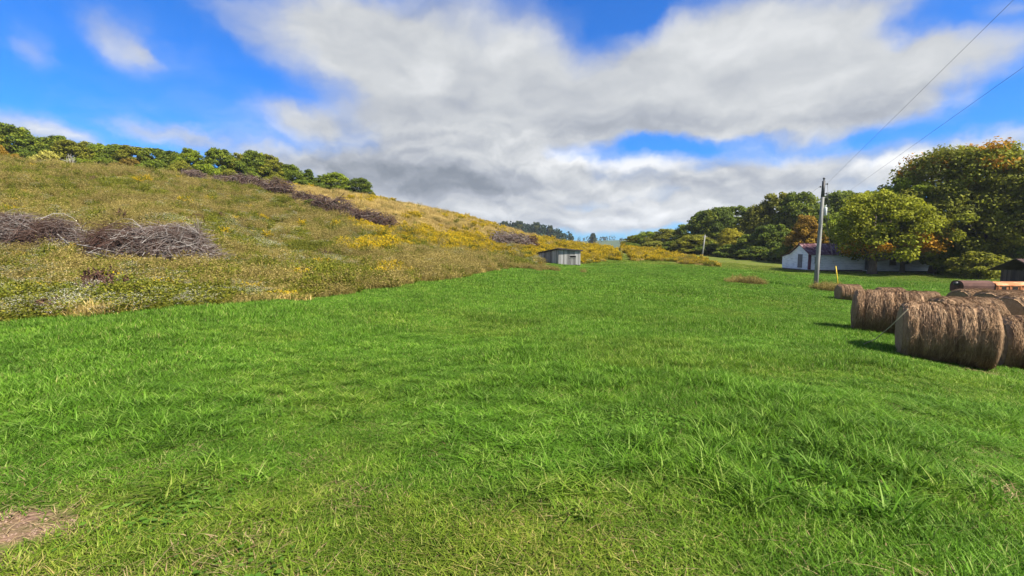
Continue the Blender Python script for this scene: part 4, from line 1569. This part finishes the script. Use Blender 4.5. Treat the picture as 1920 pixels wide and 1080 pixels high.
mb.build('lean_to_roof', M_RUSTROOF, house)
mb = MB()
mb.box((0.08, 0.0, EAVE / 2), (0.36, 0.10, EAVE - 0.1))
mb.box((-0.02, 0.12, EAVE / 2), (0.08, 0.32, EAVE - 0.1))
mb.build('corner_trim', M_PURPLE, house)
mb = MB()
mb.box((0.0, 0.55, RIDGE * 0 + 3.0), (0.05, 0.06, 0.04))
mb.box((LEN / 2, 0.2, -0.3), (LEN - 0.1, 0.2, 0.62))
mb.box((0.2, DEP / 2 + 1, -0.3), (0.2, DEP + 2, 0.62))
mb.build('foundation', M_STONE, house)


def opening(name, c, sx, sz, axis, frame, pane, parent, mull=True, proud=0.05):
    """framed window or door set on a wall facing -Y ('y') or -X ('x')"""
    def bx(mb, u, z, su, szz, d, th):
        if axis == 'y':
            mb.box((c[0] + u, c[1] - d, c[2] + z), (su, th, szz))
        else:
            mb.box((c[0] - d, c[1] + u, c[2] + z), (th, su, szz))
    mb = MB()
    w_ = 0.09
    bx(mb, -sx / 2, 0, w_, sz, proud, 0.08)
    bx(mb, sx / 2, 0, w_, sz, proud, 0.08)
    bx(mb, 0, sz / 2 + w_ / 2, sx + 0.2, w_, proud, 0.09)
    bx(mb, 0, -sz / 2 - w_ / 2, sx + 0.2, w_, proud + 0.01, 0.11)
    if mull:
        bx(mb, 0, 0, sx - w_, 0.045, proud, 0.05)
    o = mb.build(name, frame, parent)
    mb = MB()
    bx(mb, 0, 0, sx - w_, sz, proud - 0.02, 0.02)
    mb.build('pane' if name == 'window' else 'door_panel', pane, o)
    return o


opening('door', (0.0, 2.35, 1.35), 0.95, 1.95, 'x', M_GREYWOOD, M_GREYWOOD, house, True)
opening('window', (1.25, 0.0, 1.55), 0.75, 0.8, 'y', M_GREYWOOD, M_GLASS, house)
# long low wing
WX0, WX1, WE, WR = LEN + 0.02, 20.4, 2.15, 3.1
mb = MB()
mb.box(((WX0 + WX1) / 2, 0.30, WE / 2 - 0.1), (WX1 - WX0, 0.14, WE + 0.2))
clap(mb, (WX0, 0.22), (WX1, 0.22), -0.15, WE - 0.02, (0, -1), 0.22)
mb.box((WX1 - 0.08, 2.3, WE / 2 - 0.1), (0.14, 3.8, WE + 0.2))
mb.box(((WX0 + WX1) / 2, 4.3, WE / 2 - 0.1), (WX1 - WX0, 0.14, WE + 0.2))
wing = mb.build('wing', M_WHITEWALL, house)
mb = MB()
for s in (0, 1):
    y_e = -0.1 if s == 0 else 4.7
    poly = [(WX0 + 0.12, y_e, WE - 0.02), (WX1 + 0.3, y_e, WE - 0.02), (WX1 + 0.3, 2.3, WR), (WX0 + 0.12, 2.3, WR)]
    mb.prism(poly, (0, 0, 0.06))
mb.build('wing_roof', M_RUSTROOF, house)
mb = MB()
mb.box(((WX0 + WX1) / 2, 0.36, -0.55), (WX1 - WX0 - 0.1, 0.16, 0.7))
mb.build('wing_foundation', M_STONE, house)
for u, sx, sz in ((1674, 0.95, 0.95), (1700, 0.7, 0.6), (1742, 0.7, 0.5)):
    opening('window', ((u - CX) / F_PX * 74.1 - HX, 0.20, 1.28), sx, sz, 'y', M_GREYWOOD, M_GLASS, house)
mb = MB()
mb.box((9.3, 0.13, 1.0), (0.8, 0.08, 2.1))
mb.build('wall_panel', M_GREYWOOD, house)

# ------------------------------------------------------------------ brown barn at the right edge
M_BARNROOF = mat_noise('brown_tin_roof', (0.055, 0.032, 0.026), (0.115, 0.075, 0.065), 1.5, 0.8)
M_BARNWOOD = mat_boards('barn_boards', (0.045, 0.032, 0.026), (0.09, 0.065, 0.05), (0.14, 0.10, 0.08))
bp = P(1958, 528, 47)
barn = empty('barn', (bp.x, bp.y, hz(bp.x + 2, bp.y) - 0.25), math.radians(-8))
tag(barn, 'low open brown barn with tin roof at the right edge of the photo', 'barn')
for xx in (0.2, 2.6, 5.0, 7.4):
    for yy in (0.2, 4.8):
        mb = MB()
        mb.box((xx, yy, 0.8), (0.16, 0.16, 1.7))
        mb.build('post', M_BARNWOOD, barn)
for (a_, b_, h_) in (((0, 5), (0, 2.2), 1.75), ((7.6, 5), (0, 5), 1.75), ((3.0, 0.05), (7.6, 0.05), 1.55)):
    mb = MB()
    board_wall(mb, a_, b_, -0.1, h_, h_, rng)
    mb.build('board_wall', M_BARNWOOD, barn)
mb = MB()
for s in (0, 1):
    y_e = -0.9 if s == 0 else 5.9
    mb.prism([(-0.7, y_e, 1.62), (8.2, y_e, 1.62), (8.2, 2.5, 2.95), (-0.7, 2.5, 2.95)], (0, 0, 0.05))
    for k in range(18):
        xx = -0.65 + k * 0.52
        mb.tube([(xx, y_e, 1.69), (xx, 2.5, 3.02)], 0.02, 4)
mb.build('roof', M_BARNROOF, barn)

# ------------------------------------------------------------------ power poles and wires
M_POLE = mat_noise('weathered_pole', (0.15, 0.15, 0.143), (0.28, 0.275, 0.26), 2.0, 0.9, stretch=(4, 4, 0.4))
M_METAL = mat_noise('galvanised', (0.42, 0.44, 0.46), (0.58, 0.60, 0.62), 4, 0.45)
M_DARKMETAL = mat_noise('dark_hardware', (0.04, 0.04, 0.042), (0.09, 0.09, 0.09), 6, 0.5)
M_YELLOW = mat_noise('yellow_plastic', (0.62, 0.42, 0.03), (0.75, 0.55, 0.05), 4, 0.5, bump=False)
pb = P(1529, 541, 42)
pt = P(1545, 336, 42.0)
pole = empty('power_pole', (pb.x, pb.y, hz(pb.x, pb.y)), 0)
tag(pole, 'tall weathered grey wooden power pole before the white house', 'power pole')
PH = pt.z - pole.location.z
lean = pt.x - pb.x - 0.0
mb = MB()
pp = lambda k: np.array([lean * k, 0, PH * k])
mb.tube([(0, 0, -0.5), pp(0.3), pp(0.6), pp(0.985)], [0.19, 0.175, 0.155, 0.125], 14)
mb.build('shaft', M_POLE, pole)
mb = MB()
mb.tube([pp(0.985), pp(1.0), pp(1.0) + [0, 0, 0.06]], [0.05, 0.05, 0.03], 8)
mb.tube([pp(1.0) + [0, 0, 0.0], pp(1.0) + [0, 0, 0.09], pp(1.0) + [0, 0, 0.14]], [0.10, 0.10, 0.05], 10)
mb.build('top_insulator', M_DARKMETAL, pole)
mb = MB()       # dark cap sleeve & brackets
mb.tube([pp(0.84), pp(0.985)], [0.145, 0.132], 12)
for k, sgn in ((0.955, 1), (0.93, -1), (0.87, 1)):
    q = pp(k)
    mb.tube([q, q + [0.34 * sgn, -0.05, 0.02]], 0.03, 6)
    mb.tube([q + [0.30 * sgn, -0.05, -0.05], q + [0.30 * sgn, -0.05, 0.09]], [0.06, 0.05], 8)
mb.build('bracket', M_DARKMETAL, pole)
mb = MB()
q = pp(0.71) + np.array([0.30, -0.06, 0])
mb.tube([q + [0, 0, -0.36], q + [0, 0, -0.34], q + [0, 0, 0.26], q + [0, 0, 0.34], q + [0, 0, 0.38]], [0.11, 0.135, 0.135, 0.12, 0.05], 14)
mb.tube([q + [0.06, 0, 0.36], q + [0.06, 0, 0.58]], [0.035, 0.025], 7)
mb.tube([q + [-0.06, 0, 0.36], q + [-0.06, 0, 0.52]], [0.035, 0.025], 7)
mb.build('transformer', M_METAL, pole)
mb = MB()
q2 = pp(0.955) + np.array([0.30, -0.05, 0.08])
mb.tube([q2, pp(0.85) + [0.42, -0.08, 0], q + [0.06, 0, 0.58]], 0.014, 5)
mb.tube([pp(0.87) + [0.2, -0.08, 0], pp(0.8) + [0.55, -0.08, 0], pp(0.64) + [0.62, -0.08, 0], pp(0.60) + [0.5, -0.06, 0]], 0.022, 5)
mb.build('drop_lead', M_DARKMETAL, pole)

sp_ = P(1316, 477, 108)
pole2 = empty('power_pole', (sp_.x, sp_.y, hz(sp_.x, sp_.y)), 0)
tag(pole2, 'small far power pole by the goldenrod in front of the dark wood', 'power pole')
st = P(1322, 441, 108)
h2 = st.z - pole2.location.z
mb = MB()
mb.tube([(0, 0, -0.3), (0.3, 0, h2 * 0.5), (st.x - sp_.x, 0, h2)], [0.18, 0.16, 0.13], 8)
mb.build('shaft', M_POLE, pole2)
mb = MB()
mb.box((st.x - sp_.x, 0, h2 - 0.35), (1.0, 0.10, 0.12))
mb.tube([(st.x - sp_.x, 0, h2), (st.x - sp_.x, 0, h2 + 0.18)], 0.06, 6)
mb.build('bracket', M_POLE, pole2)


def wire(a, b, sag, r, label, n=36):
    a, b = np.array(a, float), np.array(b, float)
    pts = []
    for i in range(n + 1):
        u = i / n
        p = a * (1 - u) + b * u
        p[2] -= sag * 4 * u * (1 - u)
        pts.append(p)
    mb = MB()
    mb.tube(pts, r, 5, caps=True)
    o = mb.build('power_line', M_DARKMETAL)
    tag(o, label, 'wire')
    return o


pw = np.array(pole.location)
a1 = pw + pp(0.955) + np.array([0.30, -0.05, 0.09])
b1 = np.array(P(1900, 0, 14.0))
b1 = a1 + (b1 - a1) * 1.5
b1[2] = a1[2] + (P(1900, 0, 14.0).z - a1[2]) * 1.5
wire(a1, b1, 0.0, 0.0055, 'upper overhead wire running from the pole top to the upper right corner')
a2 = pw + pp(0.74) + np.array([0.40, -0.05, 0.1])
e2 = np.array(P(1920, 125, 14.0))
wire(a2, a2 + (e2 - a2) * 1.6, 0.0, 0.005, 'lower overhead wire running from the transformer to the right edge')
a3 = pw + pp(0.93) + np.array([-0.30, -0.05, 0.08])
b3 = np.array(pole2.location) + np.array([st.x - sp_.x + 0.4, 0, h2 - 0.25])
wire(a3, b3, 2.2, 0.007, 'sagging wire between the tall pole and the small far pole')
# guy wire with its yellow guard
g0 = P(1574, 534, 40.5)
g0.z = hz(g0.x, g0.y)
gtop = pw + pp(0.80)
gd = (gtop - np.array(g0))
wire(np.array(g0), gtop, 0.0, 0.008, 'thin guy wire from the tall pole down to its yellow guard')
gu = np.array(P(1567, 499, 40.5)) - np.array(g0)
mb = MB()
mb.tube([(0, 0, -0.2), gu * 0.5, gu], [0.032, 0.036, 0.040], 8)
o = mb.build('guy_guard', M_YELLOW)
o.location = g0
tag(o, 'leaning yellow plastic guy wire guard standing behind the bales', 'guy guard')

# ------------------------------------------------------------------ hay bales


def mat_hay():
    m, n, t = new_mat('weathered_hay')
    tcn = t.nodes.new('ShaderNodeTexCoord').outputs['Object']
    f = n.noise(n.vmath('MULTIPLY', tcn, (9, 2.5, 2.5)), 5, 8, 0.75, 0.8)
    g = n.noise(tcn, 1.6, 3)
    isl = n.attr('tint')
    k = n.math('ADD', n.math('MULTIPLY', f, 0.55), n.math('MULTIPLY', isl, 0.45))
    c = n.ramp(k, [(0.22, (0.095, 0.055, 0.030)), (0.42, (0.235, 0.145, 0.082)), (0.58, (0.37, 0.245, 0.145)), (0.8, (0.58, 0.42, 0.265))])
    c = n.mix(n.maprange(g, 0.45, 0.75, 0, 0.4), c, (0.15, 0.10, 0.075))
    finish(t, principled(n, c, 0.95, 0.1, 0.0, f, 0.9, 0.04))
    return m


M_HAY = mat_hay()


def bale_mesh(seed, R=0.75, L=1.7):
    rng = rs(seed)
    mb = MB()
    nx, na = 70, 84
    xs = np.linspace(-0.5, 0.5, nx)
    th = np.arange(na) * 2 * math.pi / na
    prof = np.where(np.abs(xs) > 0.42, 1 - ((np.abs(xs) - 0.42) / 0.08) ** 2 * 0.13, 1.0)
    for c in (-0.28, -0.08, 0.08, 0.27):      # twine pulls the hay in
        prof = prof - (0.035 + 0.05 * rng.rand()) * np.exp(-((xs - c - 0.03 * rng.normal()) / 0.024) ** 2)
    Xg, Tg = np.meshgrid(xs, th, indexing='ij')
    nse = fbm(Xg * 9 + seed * 3.1 + 5, Tg * 2.5 + 2, 4) - 0.5
    nse2 = fbm(Xg * 26 + seed, Tg * 12, 2) - 0.5
    rad = R * (prof[:, None] + 0.14 * nse + 0.03 * nse2)
    y = rad * np.cos(Tg)
    z = rad * np.sin(Tg)
    z = np.where(z < -R * 0.90, -R * 0.90 + (z + R * 0.90) * 0.35, z)      # sits flat
    z = z * 0.985 + R * 0.93
    y = y * 1.04
    V = np.stack([Xg * L, y, z], -1).reshape(-1, 3)
    Fc = []
    for i in range(nx - 1):
        for j in range(na):
            j2 = (j + 1) % na
            Fc.append((i * na + j, i * na + j2, (i + 1) * na + j2, (i + 1) * na + j))
    # end faces with concentric rolled layers
    n0 = len(V)
    extra = []
    rings = np.linspace(0.94, 0.0, 9)
    idx_prev = {0: [j for j in range(na)], 1: [(nx - 1) * na + j for j in range(na)]}
    for s, sg in ((0, -1), (1, 1)):
        prev = idx_prev[s]
        for k, q in enumerate(rings):
            base = V[prev if k == 0 else idx_prev[s]]
            src = V[idx_prev[s]]
            cen = src.mean(0)
            ring = cen + (src - cen) * max(q, 0.01)
            ring[:, 0] = sg * L * (0.5 + 0.012 * (k % 2) + 0.03 * (1 - q) + 0.005 * (rng.rand(na) - 0.5))
            st_ = n0 + sum(len(e) for e in extra)
            extra.append(ring)
            cur = [st_ + j for j in range(na)]
            for j in range(na):
                j2 = (j + 1) % na
                Fc.append((prev[j], cur[j], cur[j2], prev[j2]) if sg > 0 else (prev[j], prev[j2], cur[j2], cur[j]))
            prev = cur
    V = np.vstack([V] + extra)
    band = lambda xx: 0.42 + 0.55 * (fbm(np.atleast_1d(np.asarray(xx, float)) * 6.5 + seed * 5.3, np.zeros(np.size(xx)) + 1.7, 3) - 0.5)
    profv = prof.copy()
    mb.add(V, Fc, 0, True, np.clip(band(V[:, 0]) + 0.12 * (rng.rand(len(V)) - 0.5), 0, 1))
    # loose straws over the surface
    for i in range(3800):
        xx = (rng.rand() - 0.5) * L * 0.93
        a = rng.rand() * 2 * math.pi
        r0 = R * (float(np.interp(xx / L, xs, profv)) + 0.07 * float(fbm(np.array([xx / L * 9 + seed * 3.1 + 5]), np.array([a * 2.5 + 2]), 2)[0] - 0.5))
        ln = 0.16 + 0.34 * rng.rand()
        da = (rng.normal() * 0.5 + 0.6) * ln / R
        dx = rng.normal() * 0.05
        lift = 0.03 + 0.05 * rng.rand()
        pts = []
        for u in (0, 0.5, 1):
            rr_ = r0 + (0.005 + lift * (u if rng.rand() < 0.5 else u * (1 - u) * 2)) * 0.8
            t_ = a + da * u
            pts.append((xx + dx * u, rr_ * math.cos(t_) * 1.04, max(rr_ * math.sin(t_) * 0.985 + R * 0.93, 0.0)))
        mb.tube(pts, [0.0055, 0.005, 0.002], 3, 0, True, False, float(np.clip(band(xx)[0] + 0.08 + 0.20 * rng.normal(), 0, 1)))
    return mb.build('bale', M_HAY, None, False).data


bale_meshes = [bale_mesh(s) for s in (3, 8, 15)]


def bale(k, px, Y, rz, s, label, sink=0.0, dz=None, L=1.0):
    x = (px - CX) / F_PX * Y
    o = link('hay_bale', bale_meshes[k])
    z = hz(x, Y) - sink if dz is None else dz
    o.location = (x, Y, z)
    o.rotation_euler = (0, 0, math.radians(rz))
    o.scale = (s * L, s, s)
    tag(o, label, 'hay bale', 'round hay bales lying on the grass')
    return o


def zt_bale(px, ytop, Y, s):
    """ground height that makes the bale's top show at ytop"""
    return P(px, ytop, Y).z - 1.46 * s


bale(0, 1783, 11.1, -34, 1.0, 'nearest brown round hay bale with dark twine grooves, largest in the photo', 0.03)
bale(1, 1668, 14.8, -35, 1.0, 'round hay bale behind the left of the nearest one, loose strand at its side', 0.03)
bale(2, 1972, 11.6, -30, 1.0, 'round hay bale cut by the right edge, right of the nearest bale', 0.03)
bale(0, 1815, 15.3, -8, 1.0, 'round hay bale hidden mostly behind the nearest one', 0.03)
bale(2, 1594, 33.5, -14, 0.82, 'leftmost far round hay bale with dark flat end facing left', 0.03, None, 1.0)
bale(1, 1672, 30.0, -10, 0.85, 'far round hay bale next to the leftmost one in the back row', 0.03)
bale(0, 1735, 28.0, -10, 0.85, 'third round hay bale from the left in the back row', 0.03)
bale(1, 1832, 22.0, 6, 0.95, 'round hay bale with dark end in front of the rusty machine', 0.03)
bale(2, 1890, 18.5, 4, 0.95, 'round hay bale half hidden, right of the one before the machine', 0.03)
bale(0, 1935, 16.0, 4, 1.0, 'round hay bale with dark rounded left end near the right edge', 0.03)
lx, ly = [], []
for (u_, y_, k_) in ((1783, 11.1, 70), (1668, 14.8, 60), (1972, 11.6, 50), (1815, 15.3, 30)):
    lx.append((u_ - CX) / F_PX * y_ + rng.normal(size=k_) * 0.62)
    ly.append(y_ - 0.35 + rng.normal(size=k_) * 0.50)
lx, ly = np.concatenate(lx), np.concatenate(ly)
ls = 1.0 + 0.9 * rng.rand(len(lx))
o = scatter('loose_hay', coll_grass, np.stack([lx, ly, height(lx, ly) + 0.01], -1), tilt_rot(rng, lx, ly), np.stack([ls, ls, ls * 0.8], -1), np.full(len(lx), 19), rng.rand(len(lx)))
tag(o, 'loose hay fallen on the grass round the bales', 'loose hay', kind='stuff')
M_TWINE = mat_noise('twine', (0.30, 0.24, 0.15), (0.42, 0.36, 0.24), 8, 0.9, bump=False)
t0_ = np.array(P(1702, 580, 10.9))
t3_ = np.array(P(1618, 660, 11.9))
t3_[2] = hz(t3_[0], t3_[1]) + 0.12
mb = MB()
mb.tube([t0_, t0_ * 0.65 + t3_ * 0.35 + [0, 0, -0.09], t0_ * 0.3 + t3_ * 0.7 + [0, 0, -0.12], t3_], 0.010, 6)
o = mb.build('twine', M_TWINE)
tag(o, 'loose pale twine hanging from the nearest hay bale to the grass', 'twine')

# ------------------------------------------------------------------ rusty farm machine behind the bales
M_RUST = mat_noise('orange_rust', (0.22, 0.07, 0.03), (0.44, 0.165, 0.065), 2.2, 0.8, (0.56, 0.31, 0.18))
M_DARKRUST = mat_noise('dark_rust', (0.055, 0.028, 0.024), (0.12, 0.062, 0.050), 2.0, 0.9)
M_RUBBER = mat_noise('old_rubber', (0.018, 0.018, 0.018), (0.04, 0.04, 0.04), 6, 0.9)
mp = P(1856, 560, 30.5)
mach = empty('farm_machine', (mp.x, mp.y, hz(mp.x, mp.y)), math.radians(-6))
tag(mach, 'rusty orange farm machine with dark rounded hood behind the hay bales', 'farm machine')
top_z = P(1850, 526, 30.5).z - mach.location.z
mb = MB()       # rounded hood, dark left two thirds
pr = [(-0.55, 0.0), (-0.55, 0.42), (-0.46, 0.60), (-0.30, 0.70), (0.0, 0.74), (0.30, 0.70), (0.46, 0.60), (0.55, 0.42), (0.55, 0.0)]
mb.prism([(-2.05, a_, top_z - 0.74 + b_) for a_, b_ in pr], (1.85, 0, 0))
mb.build('hood', M_DARKRUST, mach)
mb = MB()
pr2 = [(-0.60, 0.0), (-0.60, 0.46), (-0.50, 0.58), (0.0, 0.66), (0.5, 0.58), (0.60, 0.46), (0.60, 0.0)]
mb.prism([(-0.17, a_, top_z - 0.72 + b_) for a_, b_ in pr2], (2.25, 0, 0))
for xx in (-0.05, 0.62, 1.22, 2.0):
    mb.box((xx, -0.615, top_z - 0.5), (0.05, 0.03, 0.42))
mb.box((0.95, -0.62, top_z - 0.28), (2.15, 0.03, 0.05))
mb.build('side_panel', M_RUST, mach)
for xx, ww in ((0.28, 0.24), (0.92, 0.30)):
    mb = MB()
    mb.box((xx, -0.606, top_z - 0.45), (ww, 0.02, 0.2))  # dark plate on the panel, coloured as the shade of a hole
    mb.build('opening', M_DARKIN, mach)
mb = MB()
mb.tube([(-2.3, -0.1, top_z - 0.2), (-2.05, -0.1, top_z - 0.2)], [0.10, 0.13], 10)
mb.build('nose_cap', M_DARKMETAL, mach)
mb = MB()
mb.box((0.0, 0, top_z - 0.85), (3.9, 0.8, 0.18))
mb.box((-1.2, 0, 0.42), (0.12, 1.3, 0.12))
mb.box((1.2, 0, 0.42), (0.12, 1.3, 0.12))
mb.box((-1.2, 0, 0.6), (0.14, 0.3, max(0.1, top_z - 1.3)))
mb.box((1.2, 0, 0.6), (0.14, 0.3, max(0.1, top_z - 1.3)))
mb.build('chassis', M_DARKRUST, mach)
for xx in (-1.2, 1.2):
    for yy in (-0.72, 0.72):
        mb = MB()
        th_ = np.linspace(0, 2 * math.pi, 25)
        mb.tube([(xx, yy - 0.1, 0.4), (xx, yy - 0.09, 0.4), (xx, yy + 0.09, 0.4), (xx, yy + 0.1, 0.4)], [0.34, 0.41, 0.41, 0.34], 22)
        wh = mb.build('wheel', M_RUBBER, mach)
        mb = MB()
        mb.tube([(xx, yy - 0.13, 0.4), (xx, yy + 0.13, 0.4)], [0.2, 0.2], 16)
        mb.build('rim', M_RUST, wh)

# ------------------------------------------------------------------ far ridges and woods
M_FARHILL = mat_noise('far_hill_turf', (0.030, 0.052, 0.026), (0.065, 0.090, 0.040), 0.01, 0.95, bump=False)


def ridge(name, prof, Y, depth, base=-12):
    """a hill: skyline profile given as pixels, rounded off front and back"""
    rows = 14
    V, Fc = [], []
    us = np.array([p[0] for p in prof], float)
    ts = np.array([p[1] for p in prof], float)
    uu = np.linspace(us[0], us[-1], 90)
    tt = np.interp(uu, us, ts)
    tt = np.convolve(np.pad(tt, 3, mode='edge'), np.ones(7) / 7, 'valid')
    for r in range(rows):
        s = r / (rows - 1)
        yy = Y + (s - 0.5) * 2 * depth
        k = math.cos((s - 0.5) * math.pi) ** 0.8
        for u, t in zip(uu, tt):
            x = (u - CX) / F_PX * Y
            zt = P(u, t, Y).z
            z = base + (zt - base) * k + (fbm(np.array([x * 0.01]), np.array([yy * 0.01]), 3)[0] - 0.5) * 4 * k
            V.append((x, yy, z))
    n = len(uu)
    for r in range(rows - 1):
        for i in range(n - 1):
            Fc.append((r * n + i, r * n + i + 1, (r + 1) * n + i + 1, (r + 1) * n + i))
    mb = MB()
    mb.add(np.array(V), Fc, 0, True)
    o = mb.build(name, M_FARHILL)
    tag(o, kind='structure')
    return o, np.array(V)


h1, V1 = ridge('hill', [(700, 452), (850, 444), (930, 432), (990, 432), (1030, 441), (1060, 452), (1120, 460), (1200, 466)], 620, 130)
h2_, V2 = ridge('hill', [(850, 460), (1000, 455), (1080, 452), (1180, 450), (1300, 452), (1500, 454), (1900, 452)], 1250, 250, -18)


def far_wood(name, Vs, n, Hm, seed, label, sel, colour):
    rng = rs(seed)
    cs = Vs[sel(Vs)]
    cs = cs[rng.randint(0, len(cs), n)] + rng.normal(size=(n, 3)) * np.array([6, 10, 0.5])
    h = Hm * (0.6 + 0.6 * rng.rand(n))
    C = []
    for c, hh_ in zip(cs, h):
        m = 26
        d = rng.normal(size=(m, 3))
        d /= np.linalg.norm(d, axis=1)[:, None]
        C.append(c + np.array([0, 0, hh_ * 0.55]) + d * np.array([hh_ * 0.34, hh_ * 0.34, hh_ * 0.48]))
    C = np.vstack(C)
    Vv_, Fc = leaf_arrays(rng, C, Hm * 0.22, 0.4, 1.3)
    me = fast_mesh(name, [(Vv_, Fc, 0)], [M_LEAF])
    a = me.attributes.new('tint', 'FLOAT', 'POINT')
    a.data.foreach_set('value', np.repeat(rng.rand(len(C)) * 0.4, 4).astype(np.float32))
    o = link(name, me)
    o.color = (*colour, 1)
    tag(o, label, 'wood', kind='stuff')
    return o


far_wood('distant_wood', V1, 420, 9, 5, 'dark wood covering the nearer distant ridge', lambda v: (v[:, 1] < 640) & (v[:, 2] > 2) & (v[:, 0] / 620 * F_PX + CX < 1058), (0.030, 0.052, 0.024))
far_wood('distant_wood', V2, 420, 11, 6, 'bluish wood on the farthest ridge', lambda v: (v[:, 1] < 1280) & (v[:, 2] > -6) & (fbm(v[:, 0] * 0.012, v[:, 1] * 0.012, 2) > 0.47), (0.035, 0.058, 0.03))
G5 = 'far single trees on the distant ridge'
for px, ty, Y, wp, lab in [(948, 414, 560, 22, 'leftmost far dark tree on the distant ridge skyline'), (972, 414, 560, 24, 'broad far dark tree left of the gap on the ridge skyline'), (1004, 416, 560, 22, 'far dark tree right of the gap on the ridge skyline'), (1030, 422, 565, 16, 'far dark tree where the distant ridge starts to fall'), (1111, 437, 590, 15, 'lone far tree standing out in the middle of the valley')]:
    plant(2 if px < 1100 else 0, px, ty, Y, wp, (0.03, 0.05, 0.022), lab, 'tree', G5)


# ------------------------------------------------------------------ air
m, n, t = new_mat('haze')
pv = t.nodes.new('ShaderNodeVolumePrincipled')
pv.inputs['Color'].default_value = (0.80, 0.88, 1.0, 1)
pv.inputs['Density'].default_value = 0.00013
pv.inputs['Anisotropy'].default_value = 0.2
ho = t.nodes.new('ShaderNodeOutputMaterial')
t.links.new(pv.outputs[0], ho.inputs['Volume'])
mb = MB()
mb.box((0, 0, 28), (5600, 5600, 110))
o = mb.build('haze', m)
tag(o, 'thin pale blue air haze over the whole valley', 'haze', kind='stuff')
